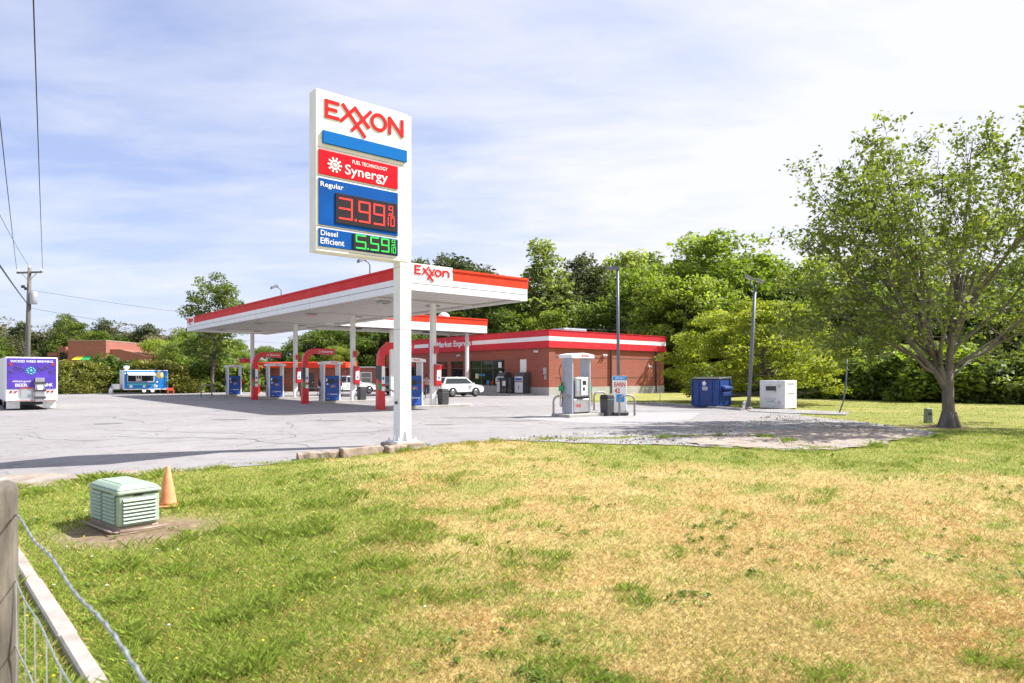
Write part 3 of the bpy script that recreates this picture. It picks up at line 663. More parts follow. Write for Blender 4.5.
def dispenser(loc, label, style='blue'):
    t = thing('fuel_dispenser', label, 'fuel dispenser', loc, A, 'fuel dispensers')
    W, D, Hh = .53, .29, 2.36
    post = M['grey'] if style == 'diesel' else M['white']
    for sx in (-1, 1):
        mb = MB().box(sx * W - .05, sx * W + .05, -D, D, 0, Hh)
        p = mb.build('side_post', post, t, .015)
        if sx < 0:
            mb = MB()
            for k in range(5): mb.box(sx * W - .065, sx * W - .051, -D + .06 + k * .12, -D + .10 + k * .12, .1, Hh - .08)
            mb.build('rib', M['grey'], p)
    # arched header
    n = 10; top = [(-.70 + 1.4 * k / n, Hh + .14 + .08 * math.sin(math.pi * k / n)) for k in range(n + 1)]
    hd = MB().prism(top + [(.70, Hh), (-.70, Hh)], 'y', -D - .10, D + .10).build('header', M['white'], t, .01)
    lettering('Exxon', '-y', .12, -D - .102, Hh + .11, .42, .11, M['letter_red'], hd, .003, .02)
    bt = 1.62
    if style == 'blue':
        MB().box(-W + .072, W - .072, -D + .04, D - .04, 0, bt).build('cabinet', M['dark_grey'], t, .01)
        f = MB().box(-W + .055, W - .055, -D - .012, -D + .038, .03, bt - .03).build('front_panel', M['pump_blue'], t, .01)
        y = -D - .013
        MB().box(-.30, .12, y - .02, y, 1.12, 1.40).build('screen', M['black'], f, .008)
        MB().box(-.40, -.28, y - .012, y, 1.05, 1.12).build('price_label', M['white_clean'], f)
        MB().box(-.42, -.34, y - .01, y, 1.26, 1.44).build('price_label', M['white_clean'], f)
        MB().box(.20, .40, y - .03, y, 1.18, 1.34).build('card_reader', M['dark_grey'], f, .008)
        for k, (cx, cz, col) in enumerate(((-.10, .98, 'letter_red'), (-.02, .93, 'bright_yellow'), (.08, .97, 'sign_cyan'), (.16, .92, 'orange'))):
            mb = MB(); mb.prism([(cx - .05, cz - .06), (cx + .05, cz - .07), (cx + .03, cz + .06), (cx - .01, cz + .10)], 'y', y - .006 - k * .0006, y); mb.build('picture', M[col], f)
        lettering('Synergy', '-y', .10, y, .42, .50, .13, M['white_clean'], f, .003, .02)
        mb = MB(); mb.T = Matrix.Translation((-.28, y, .42)) @ FM['-y'].to_4x4()
        for k in range(7): mb.lathe([(.014, 0), (.014, .005)], 6, (math.cos(k * .9) * .05, math.sin(k * .9) * .05))
        mb.build('emblem', M['white_clean'], f)
        lettering('REGULAR', '-y', -.28, y, .14, .2, .04, M['white_clean'], f, .003, .02)
    else:
        MB().box(-W + .072, W - .072, -D + .06, D - .06, 0, .95).build('cabinet', M['dark_grey'], t, .01)
        MB().box(-.46, .46, -D, -D + .06, .06, .62).build('lower_panel', M['steel'], t, .02)
        f = MB().box(-.40, .42, -D - .05, D - .06, .72, 1.55).build('display_housing', M['steel'], t, .06, segs=3)
        y = -D - .051
        MB().box(-.12, .26, y - .05, y, .78, 1.50).build('control_column', M['white'], f, .05, segs=3)
        MB().box(-.04, .18, y - .058, y - .051, 1.22, 1.40).build('screen', M['black'], f, .01)
        MB().box(-.02, .10, y - .058, y - .051, .98, 1.12).build('keypad', M['black'], f, .01)
        MB().box(-.37, -.18, y - .006, y, .95, 1.35).build('instruction_label', M['grey'], f, .005)
        lettering('DIESEL', '-y', -.18, -D - .002, .34, .34, .13, M['letter_red'], t, .003, .01)
    # hoses and nozzles on both sides
    for sx in (-1, 1):
        x = sx * (W + .16)
        hs = MB(); hs.T = Matrix.Translation((.06 if sx < 0 else 0, D + .06 if sx < 0 else 0, 0)); hs.tube([(sx * (W + .05), 0, 2.15), (x + sx * .10, -.02, 1.9), (x + sx * .02, -.06, 1.3), (x - sx * .02, -.08, .55), (x + sx * .05, -.10, .28), (x + sx * .14, -.12, .35), (x + sx * .12, -.12, .8), (x + sx * .02, -.1, 1.08)], .016, 8)
        hs.build('hose', M['black'], t)
        nz = MB(); nz.T = hs.T; nz.box(x - .06, x + .06, -.2, .06, .95, 1.2); nz.tube([(x, -.05, 1.2), (x, -.12, 1.32), (x + sx * .05, -.2, 1.28)], .03, 8)
        nz.build('nozzle', M['green_plastic'] if style == 'diesel' else (M['letter_red'] if sx > 0 else M['black']), t, .012)
    return t
def arch(loc, label, lh=3.5, arm=1.30, rz=A):
    t = thing('gate_arch', label, 'lane arch', loc, rz, 'curved red lane arches')
    # curved tapered band in the xz plane
    r = .85; o = []; i = []
    wd = .36
    outer = [(-wd / 2 - .05, 0), (-wd / 2, lh - r)] + [(-wd / 2 + r - r * math.cos(R(a)), lh - r + r * math.sin(R(a))) for a in (15, 30, 45, 60, 75, 90)] + [(-wd / 2 + r + arm, lh - .01)]
    ri = r - wd + .02
    inner = [(wd / 2 + .03, 0), (wd / 2, lh - r)] + [(wd / 2 + ri - ri * math.cos(R(a)), lh - r + ri * math.sin(R(a))) for a in (15, 30, 45, 60, 75, 90)] + [(-wd / 2 + r + arm - .06, lh - .42)]
    P = outer; Q = inner; n = len(P); D = .14; mb = MB()
    vs = [(p[0], -D, p[1]) for p in P] + [(q[0], -D, q[1]) for q in Q] + [(p[0], D, p[1]) for p in P] + [(q[0], D, q[1]) for q in Q]
    fs = []
    for k in range(n - 1):
        fs += [(k, k + 1, n + k + 1, n + k), (2 * n + k, 2 * n + k + 1, 3 * n + k + 1, 3 * n + k), (k, k + 1, 2 * n + k + 1, 2 * n + k), (n + k, n + k + 1, 3 * n + k + 1, 3 * n + k)]
    fs += [(0, n, 3 * n, 2 * n), (n - 1, 2 * n - 1, 4 * n - 1, 3 * n - 1)]
    b = mb.add(vs, fs).build('arch_body', M['arch_red'], t, .02, segs=2)
    lettering('Synergy', '-y', r + arm - .72, -D - .001, lh - .21, .74, .17, M['white_clean'], b, .003, .02)
    mb = MB(); mb.T = Matrix.Translation((r + arm - 1.25, -D - .001, lh - .21)) @ FM['-y'].to_4x4()
    for k in range(7): mb.lathe([(.022, 0), (.022, .005)], 6, (math.cos(k * .9) * .07, math.sin(k * .9) * .07))
    mb.build('emblem', M['white_clean'], b)
    MB().box(-.02, .17, -D - .02, -D - .001, 1.35, 2.25).build('notice', M['white_clean'], t)
    MB().box(.02, .12, -D - .026, -D - .0205, 1.55, 1.70).build('notice', M['bar_blue'], t)
    MB().box(-.02, .17, -D - .02, -D - .001, .98, 1.20).build('notice', M['white_clean'], t)
    mb = MB(); mb.box(-wd / 2 - .02, -wd / 2 + .16, -D - .015, D + .015, 1.50, 2.28); mb.build('notice', M['dark_grey'], t)
    MB().box(-wd / 2 - .022, -wd / 2 + .16, -D - .015, D + .015, 1.05, 1.38).build('notice', M['green_plastic'], t)
    return t
ORD = ['nearest', 'second nearest', 'third nearest', 'farthest']
arch0 = disp0 = None
for k, u in enumerate(CU):
    x, y = K(0, u)
    island((x, y, 0), ['pump island at the foot of the canopy column nearest the road', 'pump island second from the road under the long canopy', 'pump island third from the road under the long canopy', 'pump island farthest from the road under the long canopy'][k], .85, 6.8)
    x, y = K(2.6 + (.2 if k == 0 else 0), u); lab = ['blue fuel dispenser half hidden behind the price sign pole', 'blue fuel dispenser just left of the column with a dark bin', 'blue fuel dispenser between two red arches, in front of the low brick building', 'leftmost blue fuel dispenser, in front of green scrub'][k]
    if disp0 is None: disp0 = dispenser((x, y, .15), lab)
    else: dup(disp0, (x, y, .15), A, lab)
    lab = ['large red curved lane arch immediately left of the sign pole', 'middle red curved arch, its arm over the second dispenser', 'red curved arch standing right of the leftmost dispenser', 'dark red arch arm reaching left beyond the farthest column'][k]
    if k < 3:
        x, y = K(.68, [4.0, 13.6, 22.6][k])
        if arch0 is None: arch0 = arch((x, y, 0), lab)
        else: dup(arch0, (x, y, 0), A, lab)
    else:
        x, y = K(4.9, u + .9); arch((x, y, 0), lab, 3.3, .9, A + math.pi)
HB = hoop(K(1.35, CU[0]) + (.0,), A, 'steel hoop beside the large red arch left of the sign pole', .85, 1.0)
dup(HB, K(1.45, CU[1]) + (0,), A, 'steel hoop just right of the middle red arch')
dup(HB, K(1.5, CU[2] - .3) + (0,), A, 'steel hoop between the left red arch and its dispenser')
dup(HB, K(.35, CU[3]) + (0,), A, 'steel hoop left of the leftmost dispenser')
# column-mounted service boxes, small red flags and bins
def service(loc, label):
    t = thing('service_box', label, 'service box', loc, A, 'red boxes on the canopy columns')
    MB().prism([(-.20, 1.25), (.10, 1.15), (.16, 1.35), (.16, 2.25), (-.02, 2.42), (-.20, 2.36)], 'x', -.02, .36).build('housing', M['arch_red'], t, .02)
    MB().box(.03, .30, -.212, -.205, 1.50, 2.08).build('notice', M['white_clean'], t)
    MB().box(.11, .22, -.219, -.213, 1.60, 1.72).build('notice', M['bar_blue'], t)
    MB().box(-.02, .14, -.20, .12, 3.0, 3.40).build('flag_plate', M['arch_red'], t); return t
sv = None
for k in (0, 1, 2):
    lab = ['red service box with a white notice on the column right of the sign pole', 'red service box on the column above the dark bin by the white pickup', 'red service box on the column right of the left arch'][k]
    x, y = K(CV - .02, CU[k] - .14)
    loc = (x + VX * .02, y - 0.0, 0)
    if sv is None: sv = service(loc, lab)
    else: dup(sv, loc, A, lab)
def bin_(loc, label, rz=A, w=.25, h=.88):
    t = thing('litter_bin', label, 'litter bin', loc, rz, 'dark litter bins')
    MB().frustum((-w * .9, w * .9, -w * .9, w * .9), 0, (-w, w, -w, w), h * .82).build('bin_body', M['dark_grey'], t, .03)
    MB().frustum((-w * 1.04, w * 1.04, -w * 1.04, w * 1.04), h * .82, (-w * .85, w * .85, -w * .85, w * .85), h).build('lid', M['black'], t, .02)
    return t
b0 = bin_(K(CV + .55, CU[0] - .2) + (.15,), 'dark litter bin at the foot of the column right of the sign pole')
dup(b0, K(CV + .6, CU[1] - .1) + (.15,), A, 'dark litter bin beside the column in front of the white pickup')
dup(b0, K(CV + .6, CU[2] - .1) + (.15,), A, 'dark litter bin mostly hidden behind the middle red arch')

# diesel island in the open
X0, Y0, _ = (2.78, 28.7, 0)
t = thing('pump_island', 'low weathered concrete island under the lone diesel dispenser', 'pump island', (X0, Y0, 0), A, 'raised pump islands')
MB().box(-1.0, 1.15, -.55, .55, -.02, .15).build('slab', M['concrete'], t, .03)
dispenser((X0, Y0, .15), 'lone grey diesel dispenser with a silver face, out in the open lot', 'diesel')
bin_(((607 - 512) / F * 29.2, 29.2, .03), 'square charcoal bin between the diesel dispenser and the poster stand', A, .235, .90)
t = thing('poster_stand', 'white portable poster stand reading EARN 42 in red', 'poster stand', ((619.5 - 512) / F * 29.3, 29.3, .03), R(12))
MB().box(-.36, .36, -.22, .22, 0, .16).build('base', M['dark_grey'], t, .04)
b = MB().box(-.33, .33, -.03, .03, .20, 1.72).build('board', M['white_clean'], t, .015)
MB().box(-.31, -.27, -.02, .02, .15, .22).build('leg', M['dark_grey'], t); MB().box(.27, .31, -.02, .02, .15, .22).build('leg', M['dark_grey'], t)
p = MB().box(-.325, .325, -.036, -.031, 1.54, 1.715).build('top_band', M['sign_cyan'], b)
lettering('REWARDS', '-y', 0, -.037, 1.625, .42, .08, M['white_clean'], p, .003, .01)
lettering('EARN', '-y', .0, -.032, 1.35, .52, .20, M['orange'], b, .003, .03)
lettering('42', '-y', -.12, -.032, 1.08, .26, .21, M['orange'], b, .003, .03)
MB().box(-.16, .22, -.036, -.031, .58, .92).build('picture', M['sign_cyan'], b)
x, y, _ = G(562.5, 417.6); hoop((x, y, .03), R(20), 'worn steel hoop in front of the diesel dispenser, on its left', .82, .88)
x, y, _ = G(627, 416.3); hoop((x, y, .03), R(12), 'worn steel hoop in front of the EARN poster stand', .70, .88)
x, y, _ = G(600, 410.5); hoop((x, y, .03), R(30), 'steel hoop behind the square bin, right of the diesel dispenser', .75, .9)

# ------------------------------------------------------------------ store
t = thing('store', 'low red brick store with a red and white striped roof band', 'store', (SX, SY, 0), A)
LX, LY, ZT, ZF, ZB = 16.4, 28.3, 5.81, 4.27, .74
def wt(px): k = (px - 512) / F; return (SX - k * SY) / (-UX + k * UY)     # distance along the front wall
# front wall pieces around the openings: (y0, y1, z0, z1)
ops = [(wt(504.5), wt(470), .82, 3.30), (wt(463), wt(451), .15, 3.30), (wt(447.5), wt(437), .82, 3.30), (wt(420), wt(408), .82, 3.3)]
MB().box(.25, LX - .25, .25, LY - .25, 0, ZF).build('core', M['alu'], t)
mb = MB()
mb.box(0, .24, .0, LY, 3.30, ZF)
ys = [0]
for a, b, _, _ in ops: ys += [a, b]
ys.append(LY)
for i in range(0, len(ys), 2): mb.box(0, .24, ys[i], ys[i + 1], ZB, 3.30)
# side wall with framed recess
mb.box(.24, .75, .0, .24, ZB, ZF); mb.box(LX - .6, LX, .0, .24, ZB, ZF); mb.box(.75, LX - .6, .07, .24, ZB, ZF); mb.box(7.95, 8.35, .0, .07, ZB, ZF)
mb.box(LX - .24, LX, .24, LY, 0, ZF); mb.box(.24, LX - .24, LY - .24, LY, 0, ZF)
mb.box(0, .24, LY + .01, LY + .5, 0, ZF)
mb.build('wall', M['brick'], t)
mb = MB(); 
for z in (1.55, 3.42): mb.box(.76, LX - .61, .058, .068, z, z + .055)
mb.build('recess_shade', M['alu'], t)  # dark strips paint the shade of lines recessed in the wall
MB().box(-.03, .22, -.03, 4.9, -.05, ZB).build('block_base', M['block_wall'], t); MB().box(.22, LX + .03, -.03, .22, -.05, ZB).build('block_base', M['block_wall'], t); mb = MB()
MB().box(-.03, .22, wt(504.5), wt(470), -.05, .80).build('block_base', M['block_wall'], t)
for a, b in ((wt(451), wt(447.5)), (wt(437), wt(420)), (4.901, wt(504.5)), (wt(470), wt(463))): MB().box(-.03, .22, a, b, -.05, ZB).build('block_base', M['block_wall'], t)
def ring(mb, x0, x1, y0, y1, o):  # band round the roof
    mb.box(-o, LX + o, -o, .1, x0, x1); mb.box(-o, .1, .1, LY + .5, x0, x1); mb.box(LX - .1, LX + o, .1, LY + .5, x0, x1)
mb = MB(); ring(mb, ZF, 4.88, 0, 0, .16); ring(mb, 5.28, ZT, 0, 0, .16); mb.build('roof_band', M['band_red'], t)
mb = MB(); ring(mb, 4.882, 5.278, 0, 0, .15); mb.build('white_stripe', M['white_clean'], t)
mb = MB(); ring(mb, ZT, ZT + .05, 0, 0, .20); mb.build('coping', M['band_red'], t)
MB().box(.1, LX - .1, .1, LY, ZF + .1, ZF + .5).build('roof', M['roofgrey'], t)
p = MB().box(-.20, -.161, wt(473), wt(430), ZF + .02, ZT - .02).build('name_panel', M['band_red'], t)
lettering('#Market Express', '-x', -.202, (wt(474) + wt(434)) / 2, 5.02, abs(wt(474) - wt(434)) * .93, .78, M['white_clean'], p, .02, .02)
for (a, b, z0, z1) in ops:
    w = MB().box(.12, .14, a, b, z0, z1).build('window', M['glass'], t)
    mb = MB(); n = max(1, round(abs(b - a) / 1.6)); fr = .05
    for k in range(n + 1): yy = a + (b - a) * k / n; mb.box(.06, .119, yy - fr, yy + fr, z0, z1)
    for z in (z0, z1 - .07): mb.box(.065, .118, min(a, b) + fr, max(a, b) - fr, z, z + .07)
    mb.box(.07, .117, min(a, b) + fr, max(a, b) - fr, 2.5, 2.55); mb.build('frame', M['alu'], w)
# posters in the glass
for (px, w_, z0, z1, m_) in ((499, .5, 2.5, 3.1, 'white_clean'), (499.6, .4, 1.75, 2.2, 'white_clean'), (476, .5, 1.5, 2.0, 'yellow'), (481, 1.0, 1.75, 1.95, 'sign_cyan'), (456, .6, 1.1, 1.7, 'white_clean'), (491, .4, .95, 1.25, 'letter_red'), (487, .35, .9, 1.3, 'sign_cyan'), (496, .4, 1.0, 1.6, 'yellow')):
    yy = wt(px); MB().box(.108, .118, yy - w_ / 2, yy + w_ / 2, z0, z1).build('poster', M[m_], t)
MB().box(-.05, -.001, wt(526.5), wt(520.5), 2.05, 3.28).build('wall_notice', M['white_clean'], t)
MB().box(-.22, -.001, .25, .55, 1.9, 2.5).build('meter_box', M['grey'], t, .02)
MB().box(-.14, -.001, .30, .48, 1.45, 1.85).build('meter_box', M['grey'], t, .02)
for x in (8.15, 15.05): MB().box(x - .06, x + .06, -.13, -.002 if x < 9 else .068, .1, ZF).build('downpipe', M['dark_grey'], t, .01)
def wall_light(x, y, z, rz):
    T = Matrix.Translation((x, y, z)) @ Matrix.Rotation(rz, 4, 'Z'); mb = MB(); mb.T = T
    mb.box(-.08, .08, -.06, 0, -.08, .08)
    for s in (-1, 1):
        mb.T = T @ Matrix.Translation((s * .16, -.16, -.04)) @ Matrix.Rotation(R(35), 4, 'X') @ Matrix.Rotation(R(s * 18), 4, 'Z'); mb.frustum((-.07, .07, -.12, .1), -.07, (-.09, .09, -.12, .1), .09)
    mb.build('wall_light', M['lamp'], t, .01)
wall_light(7.2, .068, 3.75, 0); wall_light(14.0, .068, 2.75, 0); wall_light(0, 1.5, 4.0, -math.pi / 2); wall_light(0, 13.5, 3.9, -math.pi / 2)
# things along the front wall
def ice_box(py0, py1, label, h=1.95):
    c = (py0 + py1) / 2; x, y = S(-.62, c)
    t = thing('ice_chest', label, 'ice chest', (x, y, .14), A, 'ice chests by the store wall'); w = abs(py1 - py0) / 2
    mb = MB(); mb.prism([(-.40, .04), (.45, .04), (.45, h), (-.18, h), (-.40, h - .35)], 'y', -w, w); mb.build('chest_body', M['dark_grey'], t, .03)
    d = MB().box(-.43, -.405, -w + .04, w - .04, .10, 1.05).build('door', M['chest'], t, .02)
    MB().box(-.46, -.431, -.04, .0, .4, .75).build('handle', M['black'], d)
    MB().box(-.43, -.405, -w + .04, w - .04, 1.10, h - .38).build('graphic_panel', M['lamp'], t)
    MB().box(-.436, -.431, -w + .12, w - .12, 1.22, 1.42).build('picture', M['bar_blue'], t); MB().box(-.436, -.431, -w + .1, w - .1, 1.12, 1.18).build('picture', M['letter_red'], t)
ice_box(wt(512.5), wt(505), 'narrow ice chest farthest left, right of the shop window')
ice_box(wt(531.5), wt(523), 'wide ice chest nearest the store corner, under the white wall notice')
def crate(px0, px1, label, m_):
    a, b = wt(px0), wt(px1); x, y = S(-.95, (a + b) / 2); w = abs(a - b) / 2
    t = thing('vending_cage', label, 'display cabinet', (x, y, .14), A, 'dark cabinets by the store wall')
    mb = MB(); 
    for sx in (-.35, .35):
        for sy in (-w, w): mb.box(sx - .03, sx + .03, sy - .03, sy + .03, 0, 1.5)
    mb.build('frame', M['black'], t)
    MB().box(-.33, .33, -w + .04, w - .04, .06, 1.46).build('cabinet', M['dark_grey'], t)
    MB().box(-.37, -.345, -w * .6, w * .3, .70, 1.15).build('notice', M[m_], t); MB().box(-.37, -.345, -w * .8, w * .8, .15, .45).build('vent', M['wood'], t)
crate(517.5, 511, 'black cabinet with a white label between the two ice chests', 'white_clean')
crate(522.3, 518.3, 'narrow black cabinet touching the wide ice chest', 'wood')
# rooftop unit
x, y = S(6.9, 4.4)
t = thing('rooftop_unit', 'grey air handling unit on the store roof', 'air conditioner', (x, y, ZF + .62), A)
MB().box(-1.6, 1.6, -.9, .9, .1, 1.55).build('housing', M['grey'], t, .03)
mb = MB(); 
for k in range(6): mb.box(-1.4 + k * .48, -1.1 + k * .48, -.92, -.901, .3, 1.3)
mb.build('grille', M['galv'], t)
MB().lathe([(.5, 1.551), (.5, 1.62), (.42, 1.62)], 16, (-.7, 0)).build('fan_ring', M['dark_grey'], t)

# brick annex behind
t = thing('annex', 'low brick outbuilding with a thin red eave, behind the pumps', 'outbuilding', (-21.5, 76, 0), 0)
zt = zat(362.5, 76)
mb = MB().box(-6.4, 2.6, 0, 4, 0, zt - .2); mb.build('wall', M['brick_far'], t)
MB().box(2.6, 6.6, .3, 4, 0, zat(367.5, 76)).build('wall', M['brick_far'], t)
MB().box(2.6, 6.7, .2, 4.1, zat(367.5, 76), zat(367.5, 76) + .1).build('coping', M['white'], t)
r = MB().prism([(-1.2, zt - .62), (-1.2, zt - .02), (4.2, zt + .15), (4.2, zt - .3)], 'x', -7.0, 2.9).build('roof', M['sunlit_red'], t, .02)
w = MB().box(4.3, 5.4, .26, .3, 1.0, 2.1).build('window', M['glass'], t); fr = MB()
for a in ((4.2, 4.3, .9, 2.2), (5.4, 5.5, .9, 2.2), (4.3, 5.4, .9, 1.0), (4.3, 5.4, 2.1, 2.2), (4.3, 5.4, 1.52, 1.58)): fr.box(a[0], a[1], .22, .259, a[2], a[3])
fr.build('frame', M['white'], w)
d = MB().box(-2.0, -1.0, -.04, -.001, 0, 2.1).build('door', M['dark_grey'], t); MB().box(-1.2, -1.12, -.08, -.041, .95, 1.1).build('handle', M['steel'], d)
MB().box(6.35, 6.62, .15, .29, 0, zat(367.5, 76)).build('corner_board', M['white'], t)

# far brick building on the left
Y = 100; X0 = (38 - 512) / F * Y; X1 = (68 - 512) / F * Y; X2 = (106 - 512) / F * Y; X3 = (148 - 512) / F * Y
t = thing('brick_building', 'stepped red brick building beyond the bushes at far left', 'building', (X1, Y, 0), 0)
MB().box(0, X2 - X1, 0, 12, -.5, zat(341, Y)).build('wall', M['brick_far'], t)
zz = zat(349, Y); MB().prism([(X2 - X1 + .001, -.5), (X3 - X1, -.5), (X3 - X1, zat(357, Y)), (X2 - X1 + 1.5, zz), (X2 - X1 + .001, zz)], 'y', 1, 11).build('wall', M['brick_far'], t)
for a, b, z in ((38, 48, 352), (48, 56, 346), (56, 68, 349)): MB().box((a - 512) / F * Y - X1, (b - 512) / F * Y - X1 - .001, 2 + (a - 38) * .02, 10, -.5, zat(z, Y)).build('wall', M['brick_far'], t)
for a, z in ((42, 356), (51, 352), (61, 355)):
    xx = (a - 512) / F * Y - X1; w = MB().box(xx, xx + .9, 1.9, 1.96, zat(z, Y) - 1.2, zat(z, Y)).build('window', M['glass'], t)
    MB().box(xx - .08, xx + .98, 1.88, 1.94, zat(z, Y) - 1.32, zat(z, Y) - 1.21).build('sill', M['white'], w)
MB().prism([(-1.3, zat(360, Y)), (-.001, zat(360, Y)), (-.001, zat(356, Y))], 'x', (77 - 512) / F * Y - X1, (85 - 512) / F * Y - X1).build('awning', M['bright_yellow'], t)
MB().prism([(-1.3, zat(360, Y)), (-.001, zat(360, Y)), (-.001, zat(356, Y))], 'x', (85 - 512) / F * Y - X1 + .01, (92 - 512) / F * Y - X1).build('awning', M['green_awn'], t)
MB().box(-.05, X2 - X1 + .05, -.05, 12.05, zat(341, Y), zat(341, Y) + .15).build('parapet', M['block'], t)

# ------------------------------------------------------------------ vehicles
def wheel_set(t, xs, hw, r, w=.24):
    for x in xs:
        for s in (-1, 1):
            wl = MB().wheel((x, s * (hw - w / 2), r), r, w).build('wheel', M['tyre'], t)
            mb = MB().wheel((x, s * (hw - .01), r), r * .66, .03, 16, [(r * .2, -.015), (r * .66, -.015), (r * .62, .012), (r * .3, .015)])
            mb.build('rim', M['rim'], wl)
            mb = MB()
            for k in range(5):
                a = k * 2 * math.pi / 5; T = mb.T; mb.T = Matrix.Translation((x, s * (hw + .012), r)) @ Matrix.Rotation(a + .5, 4, 'Y'); mb.box(-.035, .035, -.01, .01, r * .25, r * .55); mb.T = T
            mb.build('spoke_gap', M['black'], wl)
def suv(loc, rz, label, paint, Ln=4.75, Wd=1.92, Hh=1.62, pickup=False, band=False, group='parked cars by the store'):
    t = thing('parked_car', label, 'pickup' if pickup else 'car', loc, rz, group)
    l = Ln / 2; hw = Wd / 2; wr = .36; xf, xr = l - .92, -l + .98
    zb, zl = .32, 1.02 if not pickup else 1.05
    def archp(xc): return [(xc - (wr + .07) * math.cos(R(a)), wr - .02 + (wr + .07) * math.sin(R(a))) for a in range(0, 181, 20)]
    prof = [(-l + .05, zb + .06)] + [(xr - wr - .07, zb)] + archp(xr) + [(xr + wr + .07, zb)] + [(xf - wr - .07, zb)] + archp(xf) + [(xf + wr + .07, zb), (l - .06, zb + .08), (l, .58), (l - .04, .80), (l - .30, .94), (l - 1.15, zl + .02)]
    if pickup: prof += [(-l + .06, zl + .02), (-l, .9)]
    else: prof += [(-l + .12, zl + .04), (-l, .92)]
    # body sides pulled in at the sill and shoulder
    n = len(prof); mb = MB()
    vs = []; fs = []
    for yv in (-hw, hw):
        for x, z in prof:
            k = .05 * max(0, (z - .75) / .3) ** 2 + .04 * max(0, (.5 - z) / .2) + .10 * max(0, (abs(x) - l + .5) / .5) ** 2
            vs.append((x, yv * (1 - k), z))
    fs = [tuple(range(n)), tuple(range(2 * n - 1, n - 1, -1))] + [(i, i + n, (i + 1) % n + n, (i + 1) % n) for i in range(n)]
    body = mb.add(vs, fs).build('body', paint, t, .03, segs=2)
    MB().box(-l + .4, l - .4, -hw + .25, hw - .25, .24, .7).build('underbody', M['black'], t)
    # cabin
    if pickup: a0, a1, b0, b1 = -.55, 1.05, -.45, .55
    else: a0, a1, b0, b1 = -l + .10, 1.15, -l + .50, .35
    z0, z1 = zl - .02, Hh; wi = hw - .06; wt_ = hw - .26
    def cab(e, y0, y1, za, zb_):   # loft between waist and roof
        return [(a0 + e, -y0, za), (a1 - e, -y0, za), (a1 - e, y0, za), (a0 + e, y0, za), (b0 + e * .4, -y1, zb_), (b1 - e * .4, -y1, zb_), (b1 - e * .4, y1, zb_), (b0 + e * .4, y1, zb_)]
    FS = [(3, 2, 1, 0), (4, 5, 6, 7), (0, 1, 5, 4), (1, 2, 6, 5), (2, 3, 7, 6), (3, 0, 4, 7)]
    MB().add(cab(0, wi, wt_ + .0, z0, z1), FS).build('cabin', paint, t, .05, segs=2)
    def lerp(p, q, k): return tuple(p[i] + (q[i] - p[i]) * k for i in range(3))
    C = cab(0, wi, wt_, z0, z1)
    def pane(p00, p10, p01, p11, u0, u1, v0, v1, nrm):
        q = []
        for u, v in ((u0, v0), (u1, v0), (u1, v1), (u0, v1)):
            p = lerp(lerp(p00, p10, u), lerp(p01, p11, u), v); q.append(p)
        off = Vector(nrm).normalized(); vs = [tuple(Vector(p) + off * .008) for p in q] + [tuple(Vector(p) - off * .03) for p in q]
        return vs
    Fb = [(0, 1, 2, 3), (7, 6, 5, 4), (0, 4, 5, 1), (1, 5, 6, 2), (2, 6, 7, 3), (3, 7, 4, 0)]
    for sgn, (i, j, k, m_) in ((-1, (0, 1, 4, 5)), (1, (3, 2, 7, 6))):
        segs = [(.04, .95)] if band else [(.04, .50), (.53, .93)] if pickup else [(.05, .28), (.30, .60), (.62, .93)]
        for u0, u1 in segs: MB().add(pane(C[i], C[j], C[k], C[m_], u0, u1, .12, .86, (0, sgn, .3)), Fb).build('side_window', M['glass'], t)
    MB().add(pane(C[1], C[2], C[5], C[6], .06, .94, .08, .92, (1, 0, .6)), Fb).build('windscreen', M['glass'], t)
    MB().add(pane(C[0], C[3], C[4], C[7], .08, .92, .22, .90, (-1, 0, .6)), Fb).build('rear_window', M['glass'], t)
    if pickup:
        MB().box(-l + .12, a0 - .12, -hw + .16, hw - .16, zl + .015, zl + .06).build('bed_cover', M['black'], t)
    wheel_set(t, (xf, xr), hw + .0, wr)
    for s in (-1, 1):
        MB().box(-l - .012, -l + .22, s * (hw - .40) - (.18 if s > 0 else .02) + .1 * s, s * (hw - .40) + (.02 if s > 0 else .18) + .1 * s + .07 * s, .84, 1.0).build('tail_lamp', M['tail'], t, .02)
        MB().box(l - .30, l - .015, s * (hw - .36) - .15, s * (hw - .36) + .15, .72, .84).build('headlight', M['lamp'], t, .02)
        m_ = MB().box(.78, .95, s * (hw + .02) - .0 * s, s * (hw + .18), .98, 1.14).build('wing_mirror', paint, t, .03)
        for x in (-.5, .45): MB().box(x, x + .18, s * hw * .985 - .02, s * hw * .985 + .02, .86, .885).build('door_handle', M['dark_grey'], t)
        MB().box(-l + .5, l - .5, s * (hw * .97) - .02, s * (hw * .97) + .02, .30, .40).build('sill_trim', M['black'], t)
    MB().box(-l - .02, -l + .1, -.28, .28, .52, .66).build('number_plate', M['white'], t)
    MB().box(l - .1, l - .005, -.5, .5, .55, .74).build('grille', M['black'], t, .02)
    MB().box(-l + .0, -l + .25, -hw + .12, hw - .12, .30, .46).build('bumper', M['black'], t, .03)
    return t
def carpos(px_rear, Y_rear, Ln):
    X = (px_rear - 512) / F * Y_rear; return (X + VX * Ln / 2, Y_rear + VY * Ln / 2, .034)
suv(carpos(436.5, 54.6, 4.2), A, 'white sport utility car with black windows parked facing the store', M['car_white'], Ln=4.25, band=True)
suv(carpos(384.5, 61.2, 4.7), A, 'dark sport utility car mostly hidden behind the sign pole', M['car_dark'], Hh=1.68)
suv((-13.7 - VX * 2.7, 65.9 - VY * 2.7, .034), A, 'white pickup truck seen between the pumps and the columns', M['car_white'], Ln=5.4, Hh=1.72, pickup=True)

